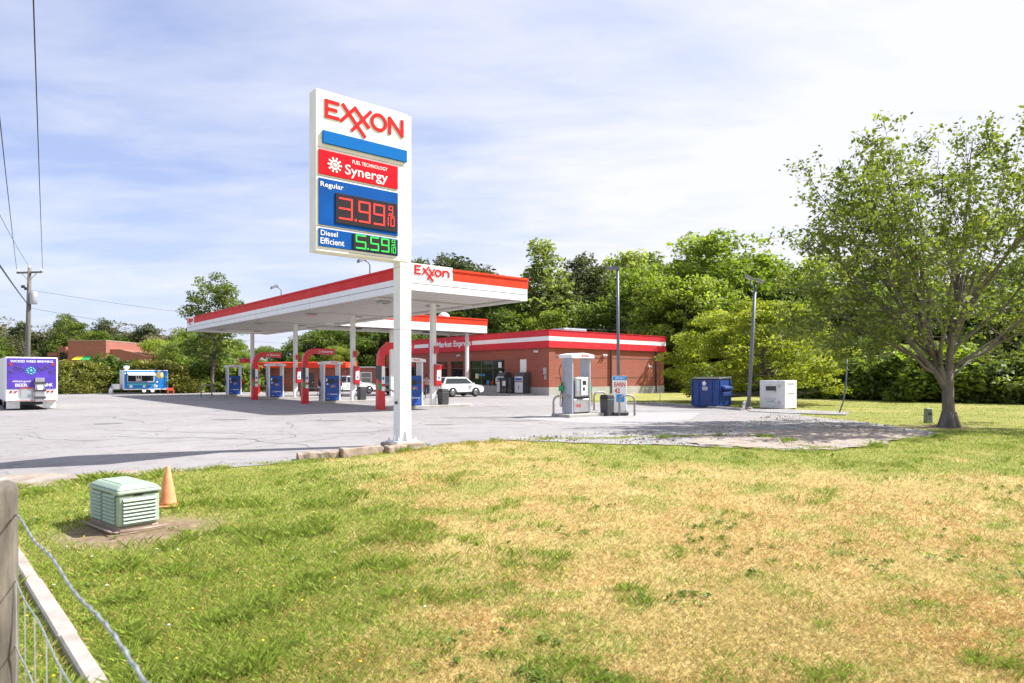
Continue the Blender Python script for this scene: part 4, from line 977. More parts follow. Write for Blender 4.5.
# box truck at far left
t = thing('box_truck', 'white box truck with a purple printed rear, seen from behind at far left', 'truck', (-25.35, 33.4, 0.034), A)
W = 2.2; Ht = 2.68
MB().box(0, W, .0, 7.0, .42, Ht).build('box_body', M['white'], t, .07, segs=3)
MB().box(.05, W - .05, 7.0, 9.0, .42, 2.2).build('cab', M['white'], t, .15, segs=3)
MB().box(.2, W - .2, .4, 8.8, .25, .42).build('chassis', M['black'], t)
y = -.001
pp = MB().box(.07, W - .07, -.03, y, 1.06, 2.62).build('rear_panel', M['purple'], t, .01)
lettering('WICKED WEED BREWING', '-y', W / 2, -.032, 2.46, 1.78, .12, M['white_clean'], pp, .003, .02)
lettering('DRINK', '-y', 1.72, -.032, 1.26, .52, .17, M['white_clean'], pp, .003, .02)
lettering('wicked good', '-y', .66, -.032, 1.44, .75, .13, M['white_clean'], pp, .003, .01)
lettering('BEER', '-y', .66, -.032, 1.25, .5, .16, M['white_clean'], pp, .003, .01)
mb = MB(); mb.T = Matrix.Translation((1.05, -.031, 1.98)) @ FM['-y'].to_4x4()
for k in range(8):
    a = k * math.pi / 4; mb.lathe([(.045, 0), (.045, .008)], 8, (.15 * math.cos(a), .15 * math.sin(a)))
mb.lathe([(.07, 0), (.07, .01)], 12)
for k in range(8):
    a = k * math.pi / 4 + .39; c, s = math.cos(a), math.sin(a); mb.tube([(.17 * c, .17 * s, .004), (.23 * c, .23 * s, .004)], .012, 5)
mb.build('emblem', M['teal'], pp)
for sx in (-1, 1):
    for q in range(3):
        mb = MB(); mb.T = Matrix.Translation((0, -.031, 0)) @ FM['-y'].to_4x4(); pts = []; rr = .13 - q * .02
        for k in range(16):
            a = k * .45; pts.append((1.05 + sx * (.38 + q * .22 + rr * (1 - k / 22) * math.cos(a)), 2.02 - q * .06 + (q % 2) * .14 + rr * (1 - k / 22) * math.sin(a), .004))
        mb.tube(pts, .012, 4); mb.build('scrollwork', M['dark_grey'], pp)
for s, x in ((0, .22), (1, W - .22)):
    MB().box(x - .07, x + .07, -.05, -.031, 2.24, 2.36).build('tail_lamp', M['tail'], t, .01)
for x in (.24, .42, W - .42, W - .24):
    mb = MB(); mb.T = Matrix.Translation((x, -.001, .92)) @ FM['-y'].to_4x4(); mb.lathe([(.06, 0), (.06, .03), (.03, .04)], 12); mb.build('tail_lamp', M['tail'], t)
MB().box(.62, 1.14, -.06, y, .55, 1.10).build('tailgate', M['grey'], t, .02)
MB().box(.60, 1.16, -.075, -.061, 1.08, 1.14).build('reflector', M['tail'], t)
lf = MB().box(1.22, 1.62, -.16, y, .40, 1.62).build('lift_frame', M['steel'], t, .02)
for z in (.55, .92, 1.30): MB().box(1.16, 1.68, -.19, -.161, z, z + .12).build('lift_arm', M['dark_grey'], lf)
MB().box(1.30, 1.54, -.20, -.161, 1.0, 1.25).build('lift_box', M['white'], lf, .02)
MB().box(.06, W - .06, -.12, y, .44, .50).build('bumper', M['white'], t, .01)
MB().box(.10, W - .10, -.126, -.121, .46, .49).build('reflector_strip', M['tail'], t)
for x in (.06, W - .62): MB().box(x, x + .56, .30, .33, .06, .44).build('mud_flap', M['white'], t)
for x in (.16, W - .16):
    for yv in (1.6, 7.8):
        wl = MB(); wl.T = Matrix.Translation((x, yv, 0)) @ Matrix.Rotation(math.pi / 2, 4, 'Z'); wl.wheel((0, 0, .42), .42, .28); w = wl.build('wheel', M['tyre'], t)
        r_ = MB(); r_.T = Matrix.Translation((x + (-.145 if x < 1 else .145), yv, 0)) @ Matrix.Rotation(math.pi / 2, 4, 'Z'); r_.wheel((0, 0, .42), .24, .02, 14); r_.build('rim', M['rim'], w)

# food trailer
xx, yy = (123.6 - 512) / F * 63.3, 63.3
t = thing('food_trailer', 'bright blue food trailer with an open serving hatch and a pale yellow disc', 'food trailer', (xx, yy, .03), A)
W = 3.85
MB().box(0, W, 0, 2.0, .42, 2.28).build('trailer_body', M['white'], t, .05, segs=2)
sk = MB().box(.05, W - .06, -.014, -.001, .50, 2.23).build('side_skin', M['trailer_blue'], t)
wn = MB().box(.34, 2.60, -.03, -.0145, 1.22, 1.80).build('serving_hatch', M['glass'], t)
mb = MB()
for x in (.30, 1.04, 1.22, 1.46, 2.56): mb.box(x, x + .05, -.05, -.031, 1.20, 1.82)
mb.box(.30, 2.61, -.05, -.031, 1.17, 1.20); mb.build('hatch_frame', M['white'], wn)
MB().box(1.1, 1.42, -.05, -.031, 1.25, 1.45).build('notice', M['white_clean'], t)
MB().prism([(-.015, 2.08), (-.015, 2.04), (-.75, 1.78), (-.75, 1.82)], 'x', .28, 2.62).build('awning', M['white'], t)
MB().box(.28, 2.62, -.32, -.0145, 1.10, 1.14).build('counter', M['steel'], t)
mb = MB(); mb.T = Matrix.Translation((3.10, -.0145, 1.80)) @ FM['-y'].to_4x4(); mb.lathe([(.36, 0), (.36, .006)], 24); mb.build('disc', M['yellow'], sk)
for (x, z, r_) in ((.62, .74, .16), (1.75, .74, .14), (2.72, .74, .17), (2.86, 1.12, .10), (.12, 1.95, .07)):
    mb = MB(); mb.T = Matrix.Translation((x, -.0145, z)) @ FM['-y'].to_4x4(); mb.lathe([(r_, 0), (r_, .005)], 14); mb.build('printed_cup', M['white_clean'], sk)
MB().box(.3, 2.5, -.02, -.0145, .86, 1.0).build('printed_strip', M['teal'], sk)
MB().box(.02, W - .02, -.03, -.0005, .40, .48).build('skirt', M['white'], t)
for x in (1.72, 2.45):
    wl = MB().wheel((x, .10, .30), .30, .2).build('wheel', M['tyre'], t); MB().wheel((x, -.01, .30), .17, .03, 14).build('rim', M['white'], wl)
MB().box(-1.2, 0, .9, 1.1, .36, .44).build('drawbar', M['dark_grey'], t)
MB().box(-.75, -.25, .4, 1.6, .45, .95).build('gas_locker', M['white'], t, .03)
MB().lathe([(.16, 2.28), (.16, 2.42), (.26, 2.46), (.26, 2.66), (.12, 2.70)], 14, (.4, 1.0)).build('roof_vent', M['white'], t)
MB().box(3.1, 3.2, .02, .2, .1, .42).build('stabiliser', M['dark_grey'], t)
x, y, _ = at(170.5, 64.5)
t = thing('bench', 'low orange-red plastic bench at the right end of the food trailer', 'bench', (x, y, .03), A)
MB().box(-.30, .30, -.2, .2, .32, .38).build('seat', M['orange'], t, .01)
for sx in (-.25, .25): MB().box(sx - .04, sx + .04, -.17, .17, 0, .32).build('leg', M['orange'], t)
MB().box(-.30, .30, .201, .23, .30, .56).build('backrest', M['orange'], t, .01)
x, y, _ = at(111, 63.5)
t = thing('gas_bottle', 'pale gas bottle on the ground left of the food trailer', 'gas bottle', (x, y, .03), 0)
MB().lathe([(.17, 0), (.19, .05), (.19, .42), (.12, .54), (.05, .58), (.05, .64)], 14).build('bottle_body', M['white'], t); MB().lathe([(.10, .60), (.10, .70)], 10).build('valve_guard', M['grey'], t)

# ------------------------------------------------------------------ dumpster, donation bin, poles
x, y, _ = G(719, 408.6)
W, D, Ht = 1.72, 1.15, 1.62
t = thing('dumpster', 'dark blue steel dumpster streaked with rust at the lawn edge', 'dumpster', (x - W * .644, y + W * .765, .03), A - math.pi / 2)
mb = MB().prism([(0, .12), (.18, .02), (W - .1, .02), (W, .12), (W, Ht - .08), (0, Ht - .08)], 'y', 0, D); mb.build('bin_shell', M['bin_blue'], t, .02)
mb = MB()
for x in (.0, .42, 1.25, W - .05): mb.box(x, x + .06, -.05, -.001, .12, Ht - .10)
for z in (Ht - .20, .86, .14): mb.box(.061, W - .051, -.045, -.002, z, z + .07)
mb.build('rib', M['bin_blue'], t)
for yv in (.05, D - .12): MB().box(W, W + .05, yv, yv + .08, .12, Ht - .1).build('rib', M['bin_blue'], t)
mb = MB(); mb.prism([(W + .001, .95), (W + .26, 1.0), (W + .26, 1.12), (W + .001, 1.2)], 'y', .2, .95); mb.prism([(W + .001, .62), (W + .20, .66), (W + .20, .86), (W + .001, .90)], 'y', .15, 1.0); mb.build('lift_sleeve', M['bin_blue'], t, .01)
MB().prism([(-.04, Ht - .08), (D + .04, Ht - .08), (D + .04, Ht + .06), (D * .4, Ht + .03), (-.04, Ht - .04)], 'x', -.03, W + .03).build('lid', M['dark_grey'], t, .01)
mb = MB(); mb.T = Matrix.Translation((.86, -.052, 1.32)) @ FM['-y'].to_4x4(); n = 14
pts = [((.15 if k % 2 == 0 else .08) * math.sin(k * math.pi / 7), (.15 if k % 2 == 0 else .08) * math.cos(k * math.pi / 7)) for k in range(14)]
mb.prism(pts, 'z', 0, .05); mb.build('emblem', M['white_clean'], t)
MB().box(.68, 1.02, -.008, -.001, .94, 1.14).build('notice', M['grey'], t)
x, y, _ = G(785, 409.8)
W, D, Ht = 1.42, 1.25, 1.52
t = thing('donation_bin', 'white steel clothes donation bin with a dark hatch, on the grass', 'donation bin', (x - W * .644, y + W * .765, .0), A - math.pi / 2)
MB().box(0, W, 0, D, .05, Ht).build('bin_shell', M['bin_white'], t, .025)
MB().box(.05, W - .05, .05, D - .05, 0, .05).build('base', M['dark_grey'], t)
h = MB().box(.36, .94, -.02, -.001, .88, 1.22).build('hatch', M['dark_grey'], t, .01); MB().prism([(-.021, .88), (-.09, .96), (-.021, .98)], 'x', .38, .92).build('chute_lip', M['bin_white'], h)
lettering('CLOTHES', '-y', .62, -.003, .55, .62, .09, M['grey'], t, .002, .01); lettering('& SHOES', '-y', .62, -.003, .42, .42, .08, M['green_plastic'], t, .002, .01)
MB().box(1.10, 1.14, -.02, -.001, .1, Ht - .05).build('door_edge', M['bin_white'], t)
for z in (.3, 1.15): MB().box(1.06, 1.18, -.05, -.021, z, z + .14).build('lock', M['steel'], t)
for z in (1.30, .80): MB().box(W + .001, W + .006, .3, .95, z, z + .07).build('notice', M['grey'], t)

def lamp_post(px, Y, toppy, label, lean, heads, base=True):
    X = (px - 512) / F * Y; zt = zat(toppy, Y)
    t = thing('lamp_post', label, 'lamp post', (X, Y, 0), 0, 'tall parking lot lamp posts')
    MB().tube([(0, 0, .15), (lean * .5, 0, zt * .5), (lean, 0, zt)], [.10, .09, .075], 12).build('pole', M['galv'], t)
    MB().lathe([(.20, -.05), (.20, .12), (.17, .15)], 16).build('footing', M['block'], t)
    MB().box(-.17, .17, -.13, .13, .15, .17).build('base_plate', M['galv'], t)
    return t, lean, zt
t, ln, zt = lamp_post(618.5, 39.5, 270, 'straight grey lamp post between the diesel pump and the store corner', -.05, 1)
mb = MB(); mb.box(ln - .62, ln + .10, -.16, .16, zt, zt + .17); mb.mi = 1; mb.box(ln - .58, ln - .1, -.12, .12, zt - .012, zt - .001); mb.build('lamp_head', [M['galv'], M['lamp']], t, .02)
t, ln, zt = lamp_post(748.5, 34.5, 290, 'slightly leaning lamp post with forked twin heads by the donation bin', .33, 2)
mb = MB().tube([(ln, 0, zt), (ln - .05, 0, zt + .15), (ln - .22, 0, zt + .3), (ln - .22, 0, zt + .5)], .035, 8); mb.tube([(ln, 0, zt), (ln + .05, 0, zt + .15), (ln + .22, 0, zt + .25), (ln + .22, 0, zt + .5)], .035, 8); mb.build('fork', M['galv'], t)
for dx, rot in ((-.30, 30), (.25, 24)):
    mb = MB(); mb.T = Matrix.Translation((ln + dx, 0, zt + (.62 if dx < 0 else .45))) @ Matrix.Rotation(R(rot), 4, 'Y'); mb.frustum((-.25, .20, -.16, .16), -.05, (-.2, .16, -.12, .12), .07); mb.mi = 1; mb.box(-.22, .17, -.13, .13, -.065, -.051); mb.build('lamp_head', [M['dark_grey'], M['lamp']], t, .02)
# small posts
x, y, _ = G(743, 410.5); t = thing('marker_post', 'short white marker post leaning by the lamp post', 'marker post', (x, y, 0), 0)
mb = MB(); mb.T = Matrix.Rotation(R(10), 4, 'Y'); mb.box(-.06, .06, -.03, .03, 0, .46); mb.build('post', M['white'], t, .01); MB().box(-.02, .14, -.04, .04, .28, .36).build('reflector', M['grey'], t)
x, y, _ = G(839, 413.5); t = thing('bent_pole', 'thin bent steel pole leaning right of the donation bin', 'pole', (x, y, 0), 0)
k = y / F; MB().tube([(0, 0, 0), (4 * k, 0, 11 * k), (7 * k, 0, 28 * k), (8 * k, 0, 57 * k)], .035, 8).build('post', M['galv'], t); MB().box(7.2 * k, 8.8 * k, -.03, .03, 48 * k, 50 * k).build('clamp', M['dark_grey'], t)
x, y, _ = G(928, 423); t = thing('utility_pedestal', 'small grey-green utility pedestal left of the big tree trunk', 'pedestal', (x, y, 0), R(10))
MB().frustum((-.13, .13, -.10, .10), -.05, (-.115, .115, -.09, .09), .50).build('housing', M['ped'], t, .02); MB().box(-.12, .12, -.095, .095, .501, .545).build('cap', M['ped'], t, .02)
MB().box(-.08, .08, -.112, -.106, .30, .40).build('notice', M['dark_grey'], t)
x, y, _ = G(660, 404.6); t = thing('marker_post', 'thin grey rod standing in the grass by the store side wall', 'marker post', (x, y, 0), 0)
MB().tube([(0, 0, 0), (0, 0, 1.0)], .02, 6).build('post', M['grey'], t); MB().box(-.05, .05, -.025, -.02, .8, .95).build('reflector', M['grey'], t)

# ------------------------------------------------------------------ generator and cone
GX, GY, _ = G(118, 535)
GZ = float(gz(GX, GY)); t = thing('generator', 'pale green standby generator with louvred sides on the grass', 'generator', (GX, GY, GZ + .03), R(50))
Wg, Lg, Hg = .54, 1.06, .57
MB().box(.01, Wg - .01, .01, Lg - .01, -.08, .055).build('pad', M['block'], t, .02)
body = MB().frustum((0, Wg, 0, Lg), .056, (.0, Wg, .0, Lg), Hg - .08).build('housing', M['gen'], t, .045, segs=3)
lid = MB(); lid.frustum((-.018, Wg + .018, -.018, Lg + .018), Hg - .085, (-.018, Wg + .018, -.018, Lg + .018), Hg - .02); lid.frustum((-.018, Wg + .018, -.018, Lg + .018), Hg - .02, (.07, Wg - .07, .09, Lg - .09), Hg + .045)
l_ = lid.build('lid', M['gen'], t, .03, segs=3)
MB().box(.10, Wg - .10, .18, Lg - .18, Hg + .0452, Hg + .052).build('lid_panel', M['gen'], l_, .01)
mb = MB(); mb.box(.07, Wg - .04, -.0195, -.0185, Hg - .078, Hg - .066); mb.box(-.0195, -.0185, .2, Lg - .2, Hg - .078, Hg - .066); mb.build('vent_slot', M['black'], l_)
# louvres: shade painted as flat dark sheets behind tilted green slats
mb = MB(); mb.box(.06, Wg - .05, -.004, -.0005, .10, .44); mb.build('louvre_shade', M['gen_shade'], t)
mb = MB()
for k in range(7):
    z = .10 + k * .049; mb.prism([(-.004, z + .042), (-.030, z + .012), (-.030, z + .004), (-.004, z + .014)], 'x', .06, Wg - .05)
mb.build('louvre', M['gen'], t)
for (y0, y1) in ((.08, .50), (.56, .98)):
    MB().box(-.004, -.0005, y0, y1, .10, .50).build('louvre_shade', M['gen_shade'], t)
    mb = MB()
    for k in range(8):
        z = .10 + k * .05; mb.prism([(-.004, z + .042), (-.030, z + .012), (-.030, z + .004), (-.004, z + .014)], 'y', y0, y1)
    mb.build('louvre', M['gen'], t)
MB().box(.20, .32, -.008, -.0005, .47, .495).build('maker_plate', M['black'], t)
mb = MB().tube([(-.03, -.10, .02), (Wg + .05, -.10, .02)], .014, 6); mb.tube([(-.09, -.05, .02), (-.09, Lg, .02)], .014, 6); mb.tube([(-.09, -.05, .02), (-.03, -.10, .02)], .014, 6); mb.build('base_rail', M['block'], t)
x, y, z = G(168, 507)
t = thing('traffic_cone', 'faded orange traffic cone standing behind the generator', 'traffic cone', (x, y, z + .02), R(20))
MB().frustum((-.155, .155, -.155, .155), 0, (-.145, .145, -.145, .145), .025).build('base', M['cone'], t, .01)
MB().lathe([(.135, .031), (.125, .06), (.030, .62), (.022, .63), (.020, .60)], 20).build('cone_body', M['cone'], t)

# ------------------------------------------------------------------ wire fence, near left
fx, fy = -2.485, 3.2; ddx, ddy = .672, -.740
gz0 = -.62
t = thing('fence_post', 'round weathered wooden fence post at the left edge', 'fence post', (fx, fy, gz0), 0, 'wooden fence posts')
mb = MB(); prof = []
n = 44; zs = [0, .3, .6] + [.7 + .06 * q for q in range(19)] + [1.82, 1.845, 1.86]
vs = []; fs = []
for i, z in enumerate(zs):
    for k in range(n):
        a = 2 * math.pi * k / n; rr = (.096 if z < 1.83 else (.088 if z < 1.85 else .06)) * (.93 + .13 * float(fbm(k * .45, z * 1.3, 3)) + .03 * math.sin(a * 3 + 1) + .025 * math.sin(a * 11 + z * 2)); vs.append((rr * math.cos(a), rr * math.sin(a), z + (.006 * math.sin(a * 2) if i > 5 else 0)))
for i in range(len(zs) - 1):
    for k in range(n): a0 = i * n + k; a1 = i * n + (k + 1) % n; fs.append((a0, a1, a1 + n, a0 + n))
fs.append(tuple(range((len(zs) - 1) * n, len(zs) * n)))
mb.add(vs, fs, True).build('post_shaft', M['wood'], t)
f = thing('wire_fence', 'sagging galvanised woven wire fence running from the wooden post', 'wire fence', (fx, fy, gz0), 0)
fz = [1.70, 1.38, 1.08, .84, .64, .47, .32]
def fp(s, z, k=0):
    sag = .0
    return (ddx * s + .06, ddy * s + .055, z + .01 * math.sin(s * 7 + k * 2))
for k, z in enumerate(fz):
    mb = MB(); mb.tube([fp(s, z, k) for s in np.arange(-2.6, 2.75, .1)], .0036 if k == 0 else .003, 5)
    if k == 0:   # second strand twisted round the first
        mb.tube([tuple(Vector(fp(s, z, k)) + Vector((0, .006 * math.sin(s * 60), .006 * math.cos(s * 60)))) for s in np.arange(-2.6, 2.75, .02)], .0026, 4)
    mb.build('strand', M['wire'], f)
for s in np.arange(-2.4, 2.7, .31):
    mb = MB(); mb.tube([tuple(Vector(fp(s, z, k)) + Vector((ddx, ddy, 0)) * (.015 * math.sin(s * 40 + k * 2.3))) for k, z in enumerate(fz[1:], 1)] , .003, 4); mb.build('stay_wire', M['wire'], f)

# ------------------------------------------------------------------ utility poles and cables
UXp, UYp = (29 - 512) / F * 48, 48
t = thing('utility_pole', 'wooden utility pole with a crossarm behind the box truck', 'utility pole', (UXp, UYp, 0), R(-10), 'utility poles')
zt = zat(268, 48)
MB().tube([(-.25, 0, -.3), (-.05, 0, zt * .6), (.05, 0, zt)], [.20, .16, .12], 12).build('pole', M['pole_wood'], t)
MB().box(-1.0, 1.1, -.06, .06, zt - .38, zt - .26).build('crossarm', M['pole_wood'], t)
mb = MB().tube([(-.6, 0, zt - .38), (0, 0, zt - .95)], .02, 5); mb.tube([(.65, 0, zt - .38), (0, 0, zt - .95)], .02, 5); mb.build('brace', M['galv'], t)
for x in (-.92, .05, 1.02): MB().lathe([(.05, zt - .26 if x != .05 else zt), (.07, zt - .16 if x != .05 else zt + .1), (.04, zt - .08 if x != .05 else zt + .18)], 8, (x, 0)).build('insulator', M['white'], t)
MB().lathe([(.20, zt - 2.6), (.24, zt - 2.55), (.24, zt - 1.75), (.18, zt - 1.68)], 12, (.38, 0)).build('transformer', M['grey'], t)
mb = MB(); 
for dx, dz in ((-.45, -1.35), (-.2, -1.5)): mb.box(dx - .16, dx + .08, -.08, .08, zt + dz - .08, zt + dz + .12)
mb.build('switch_box', M['dark_grey'], t, .02)
MB().box(-.28, -.12, -.12, .12, zt - 4.6, zt - 4.0).build('splice_box', M['black'], t, .02)
def cable(name, label, p, q, sag, r, m='cable', grp='overhead cables'):
    t = thing(name, label, 'cable', p, 0, grp); P = Vector(p); Q = Vector(q); pts = []
    for k in range(41): u = k / 40; v = P.lerp(Q, u) - P; v.z -= sag * 4 * u * (1 - u); pts.append(tuple(v))
    mb = MB().tube(pts, r, 5); mb.build('strand', M[m], t); return t
def ray(px, py, Z):
    Y = (Z - H) / ((HY - py) / F); return ((px - 512) / F * Y, Y, Z)
def ext(p, q, k): return tuple(p[i] + (q[i] - p[i]) * k for i in range(3))
pa = (UXp + 1.05, UYp - .1, zt - .1); pb = (UXp - .95, UYp + .1, zt - .1); pc = (UXp + .02, UYp, zt + .1)
cable('overhead_cable', 'right-hand bare power line rising almost straight up from the crossarm', pa, ext(pa, ray(34, 0, 9.0), 1.5), .35, .014)
cable('overhead_cable', 'left-hand power line sweeping from the crossarm to the left picture edge', pb, ext(pb, ray(0, 108, 8.8), 1.6), .35, .014)
cable('overhead_cable', 'thin line left of the pole, crossing the two others low in the sky', pc, ext(pc, ray(0, 208, 8.6), 1.8), .3, .011)
pd = (UXp - .1, UYp - .1, zat(303, 48)); cable('overhead_cable', 'thick dark cable dropping steeply left of the utility pole', pd, ext(pd, ray(0, 262, 6.1), 2.2), .15, .035)
cable('overhead_cable', 'faint line from the utility pole crossing behind the sky tree to the canopy', (UXp + .1, UYp, zat(290, 48)), (-22, 84, 8.2), .5, .012)
cable('overhead_cable', 'faint lower line running right from the utility pole behind the bushes', (UXp + .1, UYp, zat(308, 48)), (-24, 92, 6.0), .7, .012)
x = (666.5 - 512) / F * 78
t = thing('utility_pole', 'thin leaning pole just right of the store', 'utility pole', (x, 78, 0), 0, 'utility poles')
MB().tube([(0, 0, 0), (-.15, 0, zat(328, 78))], [.13, .09], 10).build('pole', M['pole_wood'], t)
MB().tube([(-.15, 0, zat(329, 78) - .1), (.65, 0, zat(352, 78))], .03, 5).build('guy_wire', M['galv'], t); MB().box(-.25, -.02, -.08, .08, zat(330, 78), zat(328, 78)).build('insulator', M['dark_grey'], t)
cable('overhead_cable', 'thin line from the pole right of the store to its roof', (x - .15, 78, zat(329, 78)), (S(6, 4)[0], S(6, 4)[1], 6.6), .25, .02)

# ------------------------------------------------------------------ person
def person(loc, rz, label):
    t = thing('person', label, 'person', loc, rz)
    J = {'pel': ((0, 0, .95), .14), 'chest': ((0, .01, 1.32), .165), 'neck': ((0, .01, 1.50), .062), 'head': ((0, .02, 1.64), .098), 'crown': ((0, .02, 1.72), .085),
         'sl': ((-.19, 0, 1.42), .07), 'el': ((-.25, .02, 1.14), .045), 'wl': ((-.22, .16, .92), .032), 'hl': ((-.21, .22, .86), .036),
         'sr': ((.19, 0, 1.42), .07), 'er': ((.25, .03, 1.15), .045), 'wr': ((.20, .20, .98), .032), 'hr': ((.18, .27, .95), .036),
         'kl': ((-.11, .04, .50), .065), 'al': ((-.12, .0, .09), .042), 'tl': ((-.13, .15, .05), .038), 'kr': ((.11, .0, .50), .065), 'ar': ((.12, -.06, .09), .042), 'tr': ((.13, .09, .05), .038), 'hpl': ((-.1, 0, .88), .10), 'hpr': ((.1, 0, .88), .10)}
    E = [('pel', 'chest'), ('chest', 'neck'), ('neck', 'head'), ('head', 'crown'), ('chest', 'sl'), ('sl', 'el'), ('el', 'wl'), ('wl', 'hl'), ('chest', 'sr'), ('sr', 'er'), ('er', 'wr'), ('wr', 'hr'),
         ('pel', 'hpl'), ('hpl', 'kl'), ('kl', 'al'), ('al', 'tl'), ('pel', 'hpr'), ('hpr', 'kr'), ('kr', 'ar'), ('ar', 'tr')]
    return t, J, E, None
def skin_obj(name, J, edges, grow, m, root, parent):
    import bmesh
    ks = []
    for a, b in edges:
        for k in (a, b):
            if k not in ks: ks.append(k)
    bm = bmesh.new(); lay = bm.verts.layers.skin.verify(); vv = {}
    for k in ks:
        v = bm.verts.new(J[k][0]); v[lay].radius = (J[k][1] + grow,) * 2; v[lay].use_root = (k == root); vv[k] = v
    for a, b in edges: bm.edges.new((vv[a], vv[b]))
    me = bpy.data.meshes.new(name); bm.to_mesh(me); bm.free(); me.materials.append(m)
    o = bpy.data.objects.new(name, me); COL.objects.link(o); o.parent = parent
    o.modifiers.new('skin', 'SKIN'); s = o.modifiers.new('sub', 'SUBSURF'); s.levels = 1; s.render_levels = 2
    return o
x, y, _ = at(426.3, 60.5)
t, J, E, _s = person((x, y, .034), R(200), 'person in a pale blue shirt standing left of the column by the white car')
skin_obj('body', J, E, 0, M['skin'], 'pel', t)
J2 = dict(J); J2['chest'] = ((0, .01, 1.30), .175); J2['pel'] = ((0, 0, .98), .15)
skin_obj('shirt', J2, [('pel', 'chest'), ('chest', 'sl'), ('sl', 'el'), ('chest', 'sr'), ('sr', 'er')], .014, M['shirt'], 'pel', t)
skin_obj('trousers', J, [('pel', 'hpl'), ('hpl', 'kl'), ('kl', 'al'), ('pel', 'hpr'), ('hpr', 'kr'), ('kr', 'ar')], .02, M['trouser'], 'pel', t)
MB().lathe([(.02, 1.78), (.07, 1.775), (.106, 1.73), (.112, 1.67), (.105, 1.64)][::-1], 14, (0, .005)).build('hair', M['hair'], t)
SAZ, SEL, SKYS, SUNE, EXPO = 77, 48, .10, 4.2, 1.2
SKYT = (.95, .92, 1.0); HZC = (3.5, 3.7, 4.4); CLC = (4.3, 4.35, 4.75)
HAZE = 0

# ------------------------------------------------------------------ vegetation
def leaf_mesh(name, C, size, m, rng, up=.5, tint=None, asp=.55):
    n = len(C); N = rng.normal(size=(n, 3)); N[:, 2] = np.abs(N[:, 2]) + up; N /= np.linalg.norm(N, axis=1)[:, None]
    T = np.cross(N, rng.normal(size=(n, 3))); T /= np.linalg.norm(T, axis=1)[:, None]; B = np.cross(N, T)
    s = (size * rng.uniform(.5, 1.55, n))[:, None]
    V = np.stack([C + T * s, C + B * s * asp + N * s * .12, C - T * s, C - B * s * asp + N * s * .12], 1).reshape(-1, 3)
    me = bpy.data.meshes.new(name); me.vertices.add(4 * n); me.vertices.foreach_set('co', V.astype('f').ravel())
    me.loops.add(4 * n); me.loops.foreach_set('vertex_index', np.arange(4 * n, dtype='i')); me.polygons.add(n)
    me.polygons.foreach_set('loop_start', np.arange(0, 4 * n, 4, dtype='i')); me.polygons.foreach_set('loop_total', np.full(n, 4, 'i')); me.update()
    t = rng.uniform(0, 1, n) if tint is None else np.clip(tint, 0, 1)
    a = me.attributes.new('tint', 'FLOAT', 'POINT'); a.data.foreach_set('value', np.repeat(t, 4).astype('f')); me.materials.append(m)
    return me
def crown_points(rng, ncl, per, rx, z0, z1, kind='round', rc=(.9, 1.6), solid=.5):
    """leaf positions gathered in uneven clumps spread through the crown's volume"""
    cz = (z0 + z1) / 2; hz = (z1 - z0) / 2; dirs = rng.normal(size=(7, 3)); dirs /= np.linalg.norm(dirs, axis=1)[:, None]; amp = rng.uniform(-.24, .26, 7)
    P = []; T = []
    for i in range(ncl):
        d = rng.normal(size=3); d /= np.linalg.norm(d)
        lump = 1 + sum(amp[k] * max(0, float(d @ dirs[k])) ** 3 for k in range(7)); u = rng.uniform(solid, 1) ** .6
        x, y, z = d * u * lump
        if kind == 'cone': k = .25 + .75 * (1 - (z + 1) / 2) ** .8; x *= k; y *= k
        if kind == 'pine': k = .45 + .55 * math.sin(min(1, max(0, (z + 1) / 2)) * 2.6 + .35); x *= k; y *= k; z += rng.uniform(-.05, .05)
        if kind == 'bush': z = abs(z) * 1.0; 
        if kind == 'dome': z = z if z > -.3 else -.3 + (z + .3) * .35
        c = np.array([x * rx, y * rx, cz + z * hz if kind != 'bush' else z0 + z * (z1 - z0)])
        r = rng.uniform(*rc); n = int(per * (r / rc[1]) ** 2 * rng.uniform(.6, 1.3)); q = rng.normal(size=(n, 3)); q /= np.linalg.norm(q, axis=1)[:, None]
        rad = r * rng.uniform(.25, 1.0, n) ** .5; fl = .55 if kind == 'pine' else .62
        P.append(c + q * rad[:, None] * np.array([1, 1, fl])); T.append(np.full(n, rng.uniform(.15, .85)) + rng.uniform(-.3, .3, n))
    P = np.concatenate(P); T = np.concatenate(T); k = P[:, 2] > .05; return P[k], T[k]
def limbs(mb, rng, h, r0, P, n=14, fork=.25):
    pts = [(rng.normal() * .12 * k, rng.normal() * .12 * k, h * f) for k, f in enumerate((0, .12, .3, .5, .7, .88))]
    pts[0] = (0, 0, -.3); mb.tube(pts, [r0 * 1.3, r0, r0 * .85, r0 * .62, r0 * .4, r0 * .12], 9)
    idx = rng.integers(0, len(P), n)
    for i in idx:
        e = Vector(P[i]); z = max(h * fork * .6, min(e.z * .7, h * .75)); f = z / h; b = Vector((0, 0, z)); md = b.lerp(e, .5) + Vector((0, 0, -.06 * (e - b).length)); 
        rr = r0 * max(.15, .55 * (1 - f)); mb.tube([b, md, b.lerp(e, .95)], [rr, rr * .6, rr * .2], 6)
def make_tree(name, kind, seed, ncl, per, rx, z0, z1, leaf, m, rc, solid=.5, r0=.28, bark='bark', up=.5, nl=14, stems=1):
    rng = np.random.default_rng(seed); P, T = crown_points(rng, ncl, per, rx, z0, z1, kind, rc, solid)
    t = thing(name, 'x', 'tree', (0, 0, -500)); 
    mb = MB(); limbs(mb, rng, z1 * .93, r0, P, nl); mb.build('trunk', M[bark], t)
    me = leaf_mesh('crown', P, leaf, L[m], rng, up, T); o = bpy.data.objects.new('crown', me); COL.objects.link(o); o.parent = t
    return t
